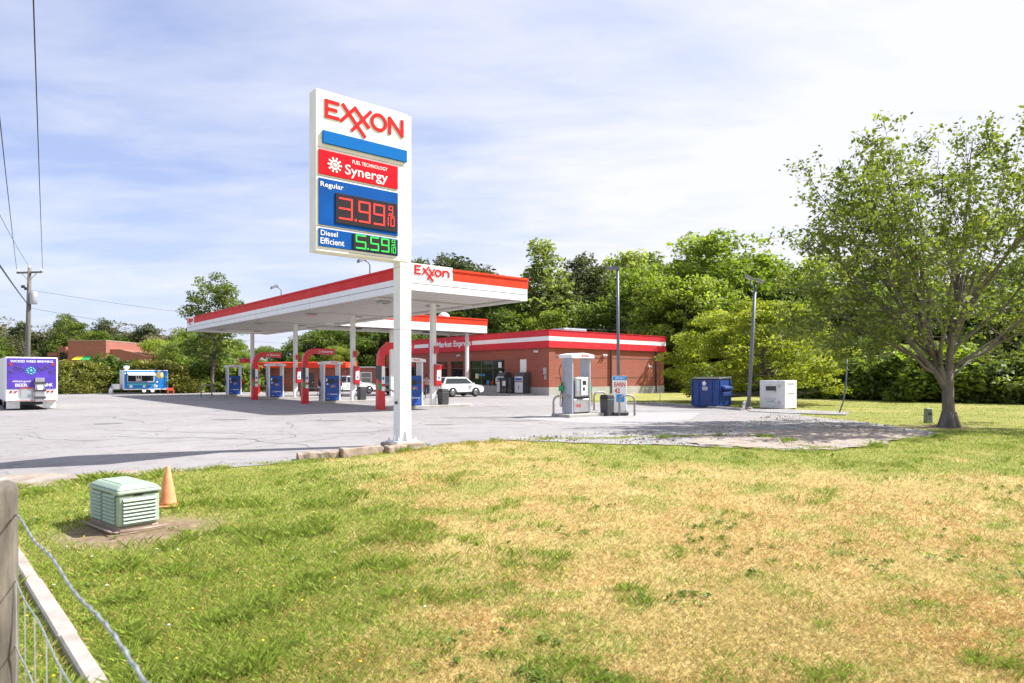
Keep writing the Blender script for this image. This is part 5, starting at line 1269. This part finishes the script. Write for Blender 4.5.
protos = {
 'oak': make_tree('leafy_tree', 'dome', 1, 160, 230, 6.0, 1.5, 14, .20, 'fresh', (1.1, 1.9)),
 'oak2': make_tree('leafy_tree', 'dome', 2, 140, 220, 5.2, 2.0, 13, .20, 'fresh', (1.0, 1.8)),
 'deep': make_tree('dark_leafy_tree', 'dome', 3, 160, 190, 5.6, .6, 13, .21, 'deep', (1.1, 1.9)),
 'pale': make_tree('pale_green_tree', 'cone', 4, 110, 85, 4.6, 1.5, 17, .25, 'pale', (.9, 1.7), .3, bark='bark_pale'),
 'pine': make_tree('pine_tree', 'pine', 5, 150, 130, 4.2, 3.5, 17, .22, 'pine', (.8, 1.6), .3, r0=.3),
 'pine2': make_tree('pine_tree', 'pine', 6, 140, 130, 3.8, 5.0, 16, .22, 'pine', (.8, 1.5), .2, r0=.3),
 'brown': make_tree('budding_tree', 'round', 8, 110, 100, 4.4, 2.0, 13, .22, 'brownish', (.9, 1.6), .3, bark='bark_pale'),
 'sparse': make_tree('slender_tree', 'round', 9, 130, 150, 2.6, 3.4, 12.5, .12, 'main', (.5, 1.0), .2, r0=.2, bark='bark', nl=30),
 'bush': make_tree('bush', 'bush', 10, 70, 160, 2.3, .1, 3.3, .13, 'olive', (.5, .95), .45, r0=.07),
 'bush2': make_tree('bush', 'bush', 11, 70, 150, 2.2, .1, 2.8, .13, 'fresh', (.5, .9), .45, r0=.07),
 'scrub': make_tree('bush', 'bush', 12, 70, 140, 2.4, .1, 2.6, .14, 'deep', (.5, .9), .4, r0=.07),
}
PH = {'oak': 14.6, 'oak2': 13.6, 'deep': 13.6, 'pale': 17.6, 'pine': 17.8, 'pine2': 16.6, 'brown': 13.8, 'sparse': 13.2, 'bush': 3.9, 'bush2': 3.4, 'scrub': 3.2}
used = set()
def plant(kind, px, Y, top, label, group, wid=1.0, z=None):
    X, _, _ = at(px, Y); h = zat(top, Y); s = h / PH[kind]; sw = s * wid * random.uniform(.95, 1.05); rz = random.uniform(0, 6.28)
    pr = protos[kind]
    cat = 'bush' if kind in ('bush', 'bush2', 'scrub') else 'tree'
    if kind not in used:
        used.add(kind); o = pr; o.location = (X, Y, 0); o.rotation_euler = (0, 0, rz); o['label'] = label; o['group'] = group; o.scale = (sw, sw, s)
    else: o = dup(pr, (X, Y, 0), rz, label, (sw, sw, s), group)
    o['category'] = cat
    return o
# rows of the wood, far to near; every tree of a row that nothing tells apart shares its row's label
WL = {'left': ('dull green and brown trees of the far wood at left, beyond the brick building', 'trees of the far left wood'),
      'mid': ('dense green trees of the wood behind the fuel canopies', 'trees of the wood behind the canopies'),
      'right': ('bright green trees of the tall wood behind the store roof', 'trees of the wood behind the store'),
      'edge': ('dark trees of the wood edge beyond the right-hand lawn', 'trees of the wood edge at right')}
def wood(rows, key):
    for kind, px, Y, top, wid in rows: plant(kind, px, Y, top, WL[key][0].replace('trees of', 'tree of'), WL[key][1], wid)
random.seed(11)
wood([('brown', -60, 112, 312, 1.2), ('pine', -90, 110, 310, 1.1), ('oak', -120, 106, 315, 1.2), ('brown', -155, 104, 312, 1.2), ('pine2', -190, 100, 308, 1.1), ('oak', -230, 96, 312, 1.2), ('deep', -75, 92, 335, 1.2), ('deep', -140, 88, 335, 1.2), ('pine2', -30, 118, 308, 1.1), ('pine', -12, 112, 316, 1), ('brown', 6, 120, 314, 1.1), ('pine', 22, 116, 318, 1), ('brown', 38, 122, 322, 1.2), ('brown', 52, 118, 320, 1), ('pine2', 68, 120, 313, .9), ('brown', 80, 124, 322, 1.2),
      ('oak2', 90, 115, 330, 1), ('pine', 104, 124, 315, .9), ('brown', 116, 124, 318, 1.2), ('brown', 131, 120, 320, 1.3), ('pine2', 148, 118, 321, 1), ('brown', 160, 112, 326, 1), ('brown', 176, 116, 324, 1.2), ('oak', 190, 110, 330, 1),
      ('deep', 60, 108, 336, 1), ('oak2', 162, 104, 338, 1), ('deep', 182, 98, 338, 1), ('brown', 15, 100, 332, 1.1), ('deep', -15, 96, 335, 1.2), ('deep', 128, 118, 335, 1.2)], 'left')
wood([('deep', 206, 84, 330, .9), ('oak2', 226, 88, 338, 1), ('oak', 240, 96, 352, 1), ('oak2', 268, 92, 345, 1), ('oak', 290, 100, 346, 1), ('deep', 312, 92, 330, 1.1), ('deep', 332, 88, 322, 1.1), ('oak', 350, 92, 320, 1), ('deep', 372, 98, 300, 1), ('oak', 392, 96, 292, 1),
      ('pine', 420, 112, 252, .9), ('pine2', 404, 108, 262, 1.1), ('pine', 446, 118, 248, 1.1), ('pine2', 462, 114, 254, 1.2), ('pine', 480, 118, 262, 1.2), ('pine2', 497, 112, 270, 1.1), ('deep', 430, 100, 282, 1.1), ('pine', 458, 98, 290, 1.2), ('deep', 490, 102, 285, 1.2),
      ('pine2', 512, 108, 274, 1), ('deep', 512, 96, 300, 1.1), ('oak2', 300, 84, 352, 1), ('deep', 262, 84, 358, 1), ('oak2', 340, 82, 345, 1), ('deep', 395, 88, 318, 1.2)], 'mid')
wood([('deep', 534, 108, 290, 1.2), ('deep', 562, 104, 296, 1.2), ('pine', 596, 112, 268, 1.1), ('pine2', 560, 100, 282, 1.1), ('pine', 575, 98, 300, 1.1), ('oak', 612, 112, 262, 1), ('deep', 622, 98, 290, 1.2), ('oak2', 522, 96, 305, .9),
      ('oak', 642, 100, 270, 1), ('oak', 664, 92, 272, 1), ('deep', 648, 88, 300, 1), ('deep', 690, 84, 290, 1.1), ('oak2', 668, 82, 300, 1), ('oak', 745, 92, 258, 1.1), ('oak', 770, 86, 264, 1.1), ('oak2', 690, 94, 258, 1.1),
      ('deep', 720, 78, 310, 1.1), ('deep', 755, 74, 318, 1.1), ('deep', 606, 92, 308, 1.1), ('deep', 590, 96, 300, 1.1), ('oak2', 545, 92, 310, .8)], 'right')
wood([('deep', 792, 80, 278, 1.1), ('oak', 812, 86, 262, 1), ('deep', 826, 72, 296, 1.1), ('deep', 850, 66, 290, 1.1), ('oak2', 846, 80, 276, 1), ('deep', 876, 64, 285, 1.1), ('oak', 890, 74, 272, 1), ('deep', 905, 58, 296, 1.1), ('deep', 936, 58, 290, 1.1), ('oak2', 930, 68, 275, 1),
      ('deep', 965, 55, 290, 1.1), ('oak2', 985, 60, 272, 1), ('deep', 1000, 52, 295, 1.1), ('deep', 1036, 50, 280, 1.1), ('oak', 1030, 60, 262, 1), ('deep', 1075, 48, 270, 1.1), ('oak2', 1110, 47, 270, 1.1), ('deep', 1150, 44, 265, 1.1), ('deep', 785, 66, 335, 1), ('deep', 815, 60, 340, 1.0), ('deep', 870, 54, 335, 1), ('deep', 975, 49, 335, 1), ('deep', 920, 51, 340, 1)], 'edge')
# single trees one can point to
plant('pale', 543, 98, 240, 'tall pale green tree rising above the right end of the long canopy', 'tall single trees on the skyline', 1.15)
plant('pine', 583, 104, 247, 'tall dark pine right of the pale green tree on the skyline', 'tall single trees on the skyline', 1.0)
plant('pale', 633, 108, 250, 'greyish green pointed tree behind the top of the straight lamp post', 'tall single trees on the skyline', 1.1)
plant('pale', 652, 110, 252, 'feathery green tree just left of the broad bright skyline tree', 'tall single trees on the skyline', 1.0)
plant('oak', 718, 84, 241, 'broad bright green tree with the highest dome behind the yellow-green tree', 'tall single trees on the skyline', 1.15)
plant('oak2', 683, 76, 272, 'rounded bright green tree right of the store roof', 'tall single trees on the skyline', 1.1)
plant('sparse', 213, 70, 273, 'slender airy tree rising above the far end of the long canopy', 'tall single trees on the skyline', 1.1)
plant('sparse', 68, 108, 314, 'thin airy tree on the left skyline above the brick building', 'tall single trees on the skyline', 1.0)
# bushes
for kind, px, Y, top, wid, lab in [
    ('bush', 78, 66, 353, 1.0, 'round olive bush between the box truck and the food trailer'), ('bush', 93, 70, 356, 1.0, 'olive bush just left of the food trailer drawbar'),
    ('scrub', 108, 72, 352, 1.1, 'tall dark green bush left of the food trailer, rising higher than its neighbours'), ('bush', 122, 74, 360, 1.1, 'olive bush directly behind the left end of the food trailer'), ('bush', 141, 73, 356, 1.2, 'tall yellowish bush behind the middle of the food trailer'),
    ('bush', 158, 72, 353, 1.1, 'broad olive bush behind the right end of the food trailer'), ('bush', 176, 68, 358, 1.0, 'dense olive bush just right of the food trailer'), ('bush2', 190, 70, 362, 1.0, 'olive green bush right of the dense one by the food trailer'),
    ('bush2', 64, 72, 358, 1.0, 'light green bush close to the right edge of the box truck'), ('bush2', 206, 72, 366, 1.0, 'low light green bush left of the leftmost dispenser'), ('scrub', 222, 74, 352, 1.1, 'dark bush behind the leftmost dispenser'),
    ('bush2', 240, 74, 360, 1.1, 'light bush right behind the leftmost dispenser'), ('bush', 256, 76, 358, 1.0, 'olive bush left of the low brick outbuilding'), ('bush2', 198, 78, 350, 1.1, 'taller green bush at the back, below the slender airy tree')]:
    plant(kind, px, Y, top, lab, 'bushes along the back of the lot', wid)
for px, Y in [(795, 58), (822, 55), (848, 53), (876, 50), (905, 48), (935, 46.5), (965, 45.5), (995, 44.5), (1030, 43.5), (1070, 42.5), (770, 62), (700, 72), (684, 78), (1110, 42), (810, 62), (862, 56), (920, 50), (980, 48), (740, 68)]:
    plant(random.choice(('scrub', 'scrub', 'bush2', 'bush')), px, Y, 376 - (30 + random.uniform(-8, 10)) * 50 / Y, 'low dark undergrowth bush along the foot of the right-hand wood', 'undergrowth bushes at the wood edge', 1.15)
# hedges out past the frame at left are left out
# yellow-green tree by the donation bin
rng = np.random.default_rng(21)
P = []; T = []
for k in range(190):
    a = rng.uniform(0, 6.283); u = rng.uniform(.05, 1) ** .5; rr = u * 5.6 * (1 + .12 * math.sin(3 * a + 1)); zt_ = 6.0 * math.sqrt(max(0, 1 - (u * .96) ** 2.2)) + .4
    zl_ = max(.5, .75 + 1.2 * (1 - u) + .4 * math.sin(a * 2) - (.5 if math.cos(a) < -.5 else 0)); z = rng.uniform(zl_, max(zl_ + .2, zt_)) if rng.random() < .55 else zt_
    r = rng.uniform(.55, 1.05); n = int(270 * r); q = rng.normal(size=(n, 3)); q /= np.linalg.norm(q, axis=1)[:, None]
    c = np.array([rr * math.cos(a), rr * math.sin(a), z]); pp_ = c + q * (r * rng.uniform(.2, 1, n) ** .5)[:, None] * np.array([1.15, 1.15, .42]); pp_[:, 2] -= .10 * (np.hypot(pp_[:, 0] - c[0], pp_[:, 1] - c[1])) ** 2
    P.append(pp_); T.append(np.full(n, rng.uniform(.2, .9)) + rng.uniform(-.3, .3, n))
P = np.concatenate(P); T = np.concatenate(T); k = P[:, 2] > .3; P = P[k]; T = T[k]; P[:, 0] -= .95
x, y, _ = at(771, 43.0)
t = thing('maple_tree', 'spreading low yellow-green tree behind the blue dumpster and white bin', 'tree', (x, y, 0), 0)
mb = MB(); limbs(mb, rng, 5.6, .22, P, 45, .18); mb.build('trunk', M['bark'], t)
o = bpy.data.objects.new('crown', leaf_mesh('crown', P, .095, L['yellow'], rng, .9, T)); COL.objects.link(o); o.parent = t

# the big tree at right
rng = np.random.default_rng(33)
TX, TY, TZ = G(949, 427)
t = thing('shade_tree', 'big sparse-leaved tree with many rising grey limbs at right', 'tree', (TX, TY, TZ), 0); t.scale = (.95, .95, .93)
mb = MB(); LP = []; LT = []
def bez(p0, p1, p2, n): return [p0.lerp(p1, k / n).lerp(p1.lerp(p2, k / n), k / n) for k in range(n + 1)]
trunk = [Vector((0, 0, -.3)), Vector((0, 0, 0)), Vector((-.01, 0, .35)), Vector((-.03, 0, 1.0)), Vector((-.05, 0, 1.6)), Vector((0, .02, 2.1))]
mb.tube(trunk, [.40, .29, .215, .19, .185, .15], 16)
for k in range(6):
    a = k * 1.05 + .3; mb.tube([Vector((math.cos(a) * .42, math.sin(a) * .42, -.12)), Vector((math.cos(a) * .25, math.sin(a) * .25, .06)), Vector((math.cos(a) * .14, math.sin(a) * .14, .55))], [.06, .12, .10], 7)
leadA = bez(Vector((-.04, 0, 1.25)), Vector((-.45, .05, 2.6)), Vector((-1.1, .2, 5.0)), 8); leadB = bez(Vector((0, .01, 1.6)), Vector((.05, .1, 3.2)), Vector((.45, -.1, 5.6)), 8)
mb.tube(leadA, [.155 - .011 * k for k in range(9)], 12); mb.tube(leadB, [.155 - .012 * k for k in range(9)], 12)
def leafcl(p, n, r):
    q = rng.normal(size=(n, 3)) * r * np.array([1, 1, .7]); LP.append(np.array(p) + q); LT.append(np.clip(np.full(n, rng.uniform(.2, .8)) + rng.uniform(-.3, .3, n), 0, 1))
def branch(p0, d, ln, r, lvl):
    d = d.normalized(); bend = Vector((rng.normal() * .25, rng.normal() * .25, rng.uniform(-.05, .35))) * ln * .4
    p2 = p0 + d * ln + bend * .5; p1 = p0 + d * ln * .5 + Vector((0, 0, -.06 * ln)) if lvl > 1 else p0 + d * ln * .55
    pts = bez(p0, p1, p2, 4 if lvl > 1 else 8); mb.tube(pts, [max(.006, r * (1 - .75 * k / (len(pts) - 1))) for k in range(len(pts))], 8 if lvl < 2 else (5 if lvl == 2 else 4), lvl < 2)
    return pts
for i, (az, el, ln, z0, r) in enumerate([(180, 50, 8.2, 1.1, .15), (165, 58, 9.0, 1.75, .13), (215, 50, 8.0, 1.7, .12), (135, 45, 7.6, 1.8, .11), (100, 62, 8.6, 1.9, .12), (200, 70, 9.0, 2.0, .13), (75, 42, 7.0, 1.9, .11), (40, 50, 8.0, 1.8, .12),
                                   (10, 62, 8.8, 2.0, .12), (350, 44, 7.5, 1.9, .11), (320, 58, 8.0, 2.0, .12), (285, 50, 6.4, 1.8, .11), (255, 62, 7.8, 2.0, .11), (30, 80, 9.4, 2.1, .13), (190, 78, 9.4, 2.1, .09), (80, 76, 9.2, 2.1, .08), (330, 74, 9.2, 2.1, .08), (150, 70, 9.2, 2.1, .08), (240, 36, 6.6, 1.9, .09), (150, 36, 6.4, 1.9, .09), (0, 34, 7.0, 2.0, .09), (192, 27, 5.8, 2.0, .08), (168, 26, 5.6, 2.1, .07), (140, 24, 5.6, 2.1, .07), (20, 24, 6.6, 2.1, .07), (330, 27, 6.4, 2.1, .07), (205, 44, 7.6, 2.0, .09), (175, 66, 9.0, 2.1, .10), (120, 84, 9.0, 2.1, .12)]):
    az = R(az); el = R(el); LDR = leadA if math.cos(az) < 0 else leadB; g_ = min(.9, max(.02, (el - .45) / 1.1) * .55 + (i % 4) * .09 + .03)
    if i == 0: g_ = 0
    r = r * .66
    kk_ = int(g_ * 8); ps = LDR[kk_].lerp(LDR[kk_ + 1], g_ * 8 - kk_); ln = ln * (1 - .32 * g_) ; r = min(r, .15 * (1 - .5 * g_)); end = ps + Vector((math.cos(az) * math.cos(el), math.sin(az) * math.cos(el), math.sin(el))) * ln * .97 * (1.0 if el < R(60) else .96)
    ctrl = ps.lerp(end, .45) + Vector((0, 0, .10 * ln * math.cos(el))) * (1.3 if el < R(30) else -.5 if i in (15, 16) else 1)
    pts = bez(ps, ctrl, end, 10); pts = [p + Vector((rng.normal(), rng.normal(), rng.normal())) * .05 * (k > 0) for k, p in enumerate(pts)]
    mb.tube(pts, [r * (1 - .86 * k / 10) for k in range(11)], 9)
    for j in range(13):
        f = .24 + .76 * (j + rng.random()) / 13; k = min(9, int(f * 10)); p = pts[k].lerp(pts[k + 1], f * 10 - k); tan = (pts[k + 1] - pts[k]).normalized()
        out = Vector((p.x, p.y, 0)); out = out.normalized() if out.length > .1 else Vector((1, 0, 0)); rv = Vector(rng.normal(size=3)).normalized()
        d = tan * .5 + out * .3 + rv * .85 + Vector((0, 0, .12)); l2 = (2.5 - 1.3 * f) * rng.uniform(.7, 1.15)
        q = branch(p, d, l2, r * .35 * (1 - f * .6), 2)
        for s_ in range(5):
            g = .3 + .7 * (s_ + rng.random()) / 5; kk = min(3, int(g * 4)); pp_ = q[kk].lerp(q[kk + 1], g * 4 - kk); rv = Vector(rng.normal(size=3)).normalized()
            w = branch(pp_, (q[kk + 1] - q[kk]).normalized() * .6 + rv * .8, rng.uniform(.35, .85), .012, 3)
            for e in ((2, 4) if rng.random() < .62 else ()): leafcl(w[e], int(rng.uniform(8, 20) * (.3 if f < .55 else 1)), .17)
        leafcl(q[4], 18, .2)
mb.build('trunk', M['bark_pale'], t)
P = np.concatenate(LP); T = np.concatenate(LT); kz = (P[:, 2] > 2.3 + .5 * np.sin(P[:, 0] * 2)) | (P[:, 0] < -3.2); P = P[kz]; T = T[kz]
o = bpy.data.objects.new('crown', leaf_mesh('crown', P, .076, L['main'], rng, .3, T, .62)); COL.objects.link(o); o.parent = t
print('LEAVES', len(P))

# ------------------------------------------------------------------ grass
rng = np.random.default_rng(44)
def no_grass(Q):
    rg = np.random.default_rng(1); J = Q + rg.normal(size=Q.shape) * .16; J2 = Q + rg.normal(size=Q.shape) * .38; bad = in_poly(lot)(J) & ~(in_poly(gp)(Q) & ~in_poly(gp)(J2) & (Q[:, 0] > 6)) | (in_poly(gp)(J2) & in_poly(gp)(Q))
    a2 = np.array(P0); dd = np.array(d_edge); rel = Q - a2; al = rel @ dd; pe = rel @ np.array([-dd[1], dd[0]]); bad |= (np.abs(pe) < .10) & (al > 0) & (al < 16)
    c, s = math.cos(R(50)), math.sin(R(50)); rx = (Q[:, 0] - GX) * c + (Q[:, 1] - GY) * s; ry = -(Q[:, 0] - GX) * s + (Q[:, 1] - GY) * c
    bad |= (rx > -.1) & (rx < .64) & (ry > -.1) & (ry < 1.16)
    return bad
d_edge = (Vector(G(10, 548)[:2]) - Vector(G(93, 683)[:2])).normalized()
n = 900000
Y = np.exp(rng.uniform(math.log(3.4), math.log(48), n)); X = rng.uniform(-1, 1, n) * (.80 * Y + .6); Q = np.column_stack([X, Y])
keep = ~no_grass(Q); Q = Q[keep]; dry, bare = dry_mask(Q[:, 0], Q[:, 1])
dens = fbm(Q[:, 0] * 2.5, Q[:, 1] * 2.5, 31, 3); k = (rng.random(len(Q)) > bare * 1.1) & (rng.random(len(Q)) < .45 + 1.1 * dens)
Q = Q[k]; dry = dry[k]; DN = dens[k]
EP = np.array(ragged(near + g2((820, 451), (870, 446), (905, 440), (940, 437)), .05, .2)[:int(math.dist(near[0], near[-1]) * 25)])
EP = np.concatenate([EP, np.array(ragged(gp[3:10], .05, .22, 8)[:int(math.dist(gp[3], gp[8]) * 24)])]); EP = EP[(EP[:, 0] > -14)]; ei = rng.integers(0, len(EP), 26000); EQ = EP[ei] + rng.normal(size=(26000, 2)) * np.array([.10, .13])
ek = fbm(EQ[:, 0] * 1.6, EQ[:, 1] * 1.6, 88, 3) > .40; EQ = EQ[ek]
Q = np.concatenate([Q, EQ]); dry = np.concatenate([dry, dry_mask(EQ[:, 0], EQ[:, 1])[0] * .8]); DN = np.concatenate([DN, np.full(len(EQ), .5)]); n = len(Q); nE = len(EQ)
clump = fbm(Q[:, 0] * 1.9, Q[:, 1] * 1.9, 55, 3); Yv = Q[:, 1]
isdry = rng.random(n) < np.clip(dry * .82 + .16, 0, .95)
tuft = sm(.56, .70, clump)
h = np.where(isdry, rng.uniform(.012, .042, n), rng.uniform(.018, .05, n) * (1 + 1.0 * tuft)) * (1 - .5 * sm(18, 24, Yv))
h[-nE:] *= 1.5; h *= (1 + .35 * (Q[:, 0] < -1) * (Yv < 13))
w = (.0011 + .00031 * Yv) * rng.uniform(.7, 1.4, n)
a = rng.uniform(0, 2 * np.pi, n); lean = rng.uniform(.2, 1.3, n) * np.where(isdry, 1.5, 1.0); la = rng.uniform(0, 2 * np.pi, n)
z = gz(Q[:, 0], Q[:, 1]); base = np.column_stack([Q, z - .004]); wv = np.column_stack([np.cos(a), np.sin(a), 0 * a]) * w[:, None]
ln_ = np.column_stack([np.cos(la), np.sin(la), 0 * la]) * (h * lean)[:, None]
V = np.stack([base - wv, base + wv, base + wv * .7 + ln_ * .4 + np.column_stack([0 * a, 0 * a, h * .6]), base + ln_ + np.column_stack([0 * a, 0 * a, h])], 1).reshape(-1, 3)
me = bpy.data.meshes.new('grass'); me.vertices.add(4 * n); me.vertices.foreach_set('co', V.astype('f').ravel()); me.loops.add(4 * n)
idx = (np.arange(n)[:, None] * 4 + np.array([0, 1, 2, 3])).astype('i'); me.loops.foreach_set('vertex_index', idx.ravel()); me.polygons.add(n)
me.polygons.foreach_set('loop_start', np.arange(0, 4 * n, 4, dtype='i')); me.polygons.foreach_set('loop_total', np.full(n, 4, 'i')); me.update()
r1 = rng.random(n); gA = np.array([.18, .26, .035]); gB = np.array([.37, .48, .08]); gC = np.array([.44, .42, .14]); dA = np.array([.46, .325, .125]); dB = np.array([.80, .62, .32])
gm = gA + (gB - gA) * r1[:, None]; gm = np.where((rng.random(n) < .3)[:, None], gm * .5 + gC * .5, gm); gm = gm * (1 - .12 * (tuft * (rng.random(n) < .7))[:, None]); dm = dA + (dB - dA) * r1[:, None]
dm = dm * (1 - .12 * DN[:, None]); hv = fbm(Q[:, 0] * .7 + 5, Q[:, 1] * .7, 66, 4)[:, None]; dm = dm * (np.array([.97, .89, .78]) * sm(.42, .62, hv) + (1 - sm(.42, .62, hv)) * np.array([1.0, 1.06, .95])); dm = dm * rng.uniform(.75, 1.2, n)[:, None]; 
farl = sm(17, 22, Yv)[:, None]; gm = gm * (1 - farl) + (gm * .4 + np.array([.20, .30, .045]) * .6) * farl
C = np.where(isdry[:, None], dm, gm); C4 = np.repeat(np.column_stack([C, np.ones(n)]), 4, 0)
at_ = me.attributes.new('col', 'FLOAT_COLOR', 'POINT'); at_.data.foreach_set('color', C4.astype('f').ravel())
m = bpy.data.materials.new('grass_blades'); m.use_nodes = True; nt = m.node_tree; nt.nodes.clear()
an = nt.nodes.new('ShaderNodeAttribute'); an.attribute_name = 'col'; df = nt.nodes.new('ShaderNodeBsdfDiffuse'); tr = nt.nodes.new('ShaderNodeBsdfTranslucent'); mx = nt.nodes.new('ShaderNodeMixShader'); mx.inputs[0].default_value = .35; ou = nt.nodes.new('ShaderNodeOutputMaterial')
nt.links.new(an.outputs['Color'], df.inputs[0]); nt.links.new(an.outputs['Color'], tr.inputs[0]); nt.links.new(df.outputs[0], mx.inputs[1]); nt.links.new(tr.outputs[0], mx.inputs[2]); nt.links.new(mx.outputs[0], ou.inputs[0])
me.materials.append(m); o = bpy.data.objects.new('grass', me); COL.objects.link(o); o['kind'] = 'stuff'
print('BLADES', n)
# broad weeds and yellow flowers dotted through the lawn
LW = leaf_mat('weed_leaves', (.10, .15, .025), (.16, .22, .04), (.22, .29, .06), .35)
PW = []; 
for _ in range(900):
    y = math.exp(rng.uniform(math.log(3.8), math.log(15))); x = rng.uniform(-.8, .8) * y; q = np.array([[x, y]])
    if no_grass(q)[0] or float(fbm(x * .8, y * .8, 91)) < .52: continue
    r = rng.uniform(.03, .10); m_ = rng.integers(6, 22); aa = rng.uniform(0, 6.28, m_); rr = r * rng.uniform(.2, 1, m_)
    PW.append(np.column_stack([x + rr * np.cos(aa), y + rr * np.sin(aa), float(gz(x, y)) + rng.uniform(.015, .05, m_)]))
PW = np.concatenate(PW); o = bpy.data.objects.new('weeds', leaf_mesh('weeds', PW, .022, LW, rng, .8)); COL.objects.link(o); o['kind'] = 'stuff'
fm = mat('dandelion_yellow', (.80, .60, .02), .7); mb = MB(); fw = mat('white_flower', (.8, .8, .78), .7)
for i in range(60):
    y = rng.uniform(4.2, 12); x = rng.uniform(-.75, .1) * y
    if no_grass(np.array([[x, y]]))[0]: continue
    z = float(gz(x, y)) + .06; mb.mi = int(rng.random() < .35); s = .013; mb.T = Matrix.Translation((x, y, z)); mb.lathe([(s, 0), (s * .8, .006)], 7); mb.T = I4
mb.build('small_flowers', [fm, fw], kind='stuff')

# ------------------------------------------------------------------ sky, sun, camera
SUN_AZ, SUN_EL = R(SAZ), R(SEL)          # azimuth from the view direction towards the right
w = bpy.data.worlds.new('World'); sc.world = w; w.use_nodes = True; nt = w.node_tree; nt.nodes.clear()
sky = nt.nodes.new('ShaderNodeTexSky'); sky.sky_type = 'NISHITA'; sky.sun_disc = False; sky.sun_elevation = SUN_EL; sky.sun_rotation = SUN_AZ
sky.air_density = 1.0; sky.dust_density = 1.2; sky.ozone_density = 1.6; sky.altitude = 200
tc = nt.nodes.new('ShaderNodeTexCoord'); sp = nt.nodes.new('ShaderNodeSeparateXYZ'); nt.links.new(tc.outputs['Generated'], sp.inputs[0])
def mth(op, a, b=None, clamp=False):
    n = nd(nt, 'ShaderNodeMath', operation=op); n.use_clamp = clamp
    for i, v in enumerate((a, b)):
        if v is None: continue
        if hasattr(v, 'links'): nt.links.new(v, n.inputs[i])
        else: n.inputs[i].default_value = v
    return n.outputs[0]
zz = mth('ADD', mth('MAXIMUM', sp.outputs[2], 0.0), .12)
cb = nt.nodes.new('ShaderNodeCombineXYZ'); nt.links.new(mth('DIVIDE', sp.outputs[0], zz), cb.inputs[0]); nt.links.new(mth('DIVIDE', sp.outputs[1], zz), cb.inputs[1])
mp = nt.nodes.new('ShaderNodeMapping'); mp.inputs['Scale'].default_value = (.75, 1.5, 1); mp.inputs['Rotation'].default_value = (0, 0, R(24)); mp.inputs['Location'].default_value = (1.3, .4, 0); nt.links.new(cb.outputs[0], mp.inputs[0])
n1 = nd(nt, 'ShaderNodeTexNoise', Scale=.75, Detail=10.0, Roughness=.55, Distortion=.45); nt.links.new(mp.outputs[0], n1.inputs['Vector'])
n2 = nd(nt, 'ShaderNodeTexNoise', Scale=2.6, Detail=8.0, Roughness=.6, Distortion=.3); nt.links.new(mp.outputs[0], n2.inputs['Vector'])
# more cloud towards the sun's side
side = nd(nt, 'ShaderNodeMapRange'); side.inputs[1].default_value = -.45; side.inputs[2].default_value = .5; side.inputs[3].default_value = -.06; side.inputs[4].default_value = .26; nt.links.new(sp.outputs[0], side.inputs[0])
dens_ = mth('ADD', mth('ADD', mth('MULTIPLY', n1.outputs[0], .72), mth('MULTIPLY', n2.outputs[0], .28)), side.outputs[0])
cl = ramp(nt, dens_, [(.40, .0), (.54, .45), (.70, .97)])
bg = nt.nodes.new('ShaderNodeBackground'); bg.inputs[1].default_value = SKYS
hz_ = nd(nt, 'ShaderNodeMapRange'); hz_.inputs[1].default_value = 0; hz_.inputs[2].default_value = .22; hz_.inputs[3].default_value = .55; hz_.inputs[4].default_value = .0; nt.links.new(sp.outputs[2], hz_.inputs[0])
tinted = mixc(nt, .55, mixc(nt, 1.0, sky.outputs[0], SKYT, 'MULTIPLY'), (2.4, 2.72, 4.05))
c1 = mixc(nt, hz_.outputs[0], tinted, HZC)
c2 = mixc(nt, cl, c1, CLC)
nt.links.new(c2, bg.inputs[0]); wo = nt.nodes.new('ShaderNodeOutputWorld'); nt.links.new(bg.outputs[0], wo.inputs[0])
sd = bpy.data.lights.new('sun', 'SUN'); sd.energy = SUNE; sd.angle = R(.53); sd.color = (1, .972, .935); so = bpy.data.objects.new('sun', sd); COL.objects.link(so)
sv_ = Vector((math.sin(SUN_AZ) * math.cos(SUN_EL), math.cos(SUN_AZ) * math.cos(SUN_EL), math.sin(SUN_EL))); so.rotation_euler = sv_.to_track_quat('Z', 'Y').to_euler(); so.location = (30, 10, 40)
cd = bpy.data.cameras.new('camera'); cd.sensor_width = 36; cd.lens = 36 * F / 1024; cd.shift_y = (HY - 341.5) / 1024; cd.clip_end = 5000; cd.clip_start = .05
cd.dof.use_dof = True; cd.dof.focus_distance = 17; cd.dof.aperture_fstop = 2.6
co = bpy.data.objects.new('camera', cd); COL.objects.link(co); co.location = (0, 0, H); co.rotation_euler = (R(90), 0, 0); sc.camera = co
sc.view_settings.view_transform = 'Standard'; sc.view_settings.look = 'None'; sc.view_settings.gamma = 1; sc.view_settings.use_curve_mapping = False; sc.view_settings.exposure = EXPO
sc.cycles.use_denoising = True; sc.cycles.max_bounces = 8; sc.cycles.transparent_max_bounces = 6

hz = MB().box(-160, 160, -3, 150, -1.9, 27).build('haze', None, kind='stuff') if HAZE > 0 else None
if hz:
    m = bpy.data.materials.new('thin_haze'); m.use_nodes = True; nt = m.node_tree; nt.nodes.clear()
    v = nt.nodes.new('ShaderNodeVolumePrincipled'); v.inputs['Color'].default_value = (.95, .96, 1, 1); v.inputs['Density'].default_value = HAZE; v.inputs['Anisotropy'].default_value = .2
    ou = nt.nodes.new('ShaderNodeOutputMaterial'); nt.links.new(v.outputs[0], ou.inputs['Volume']); hz.data.materials.clear(); hz.data.materials.append(m)
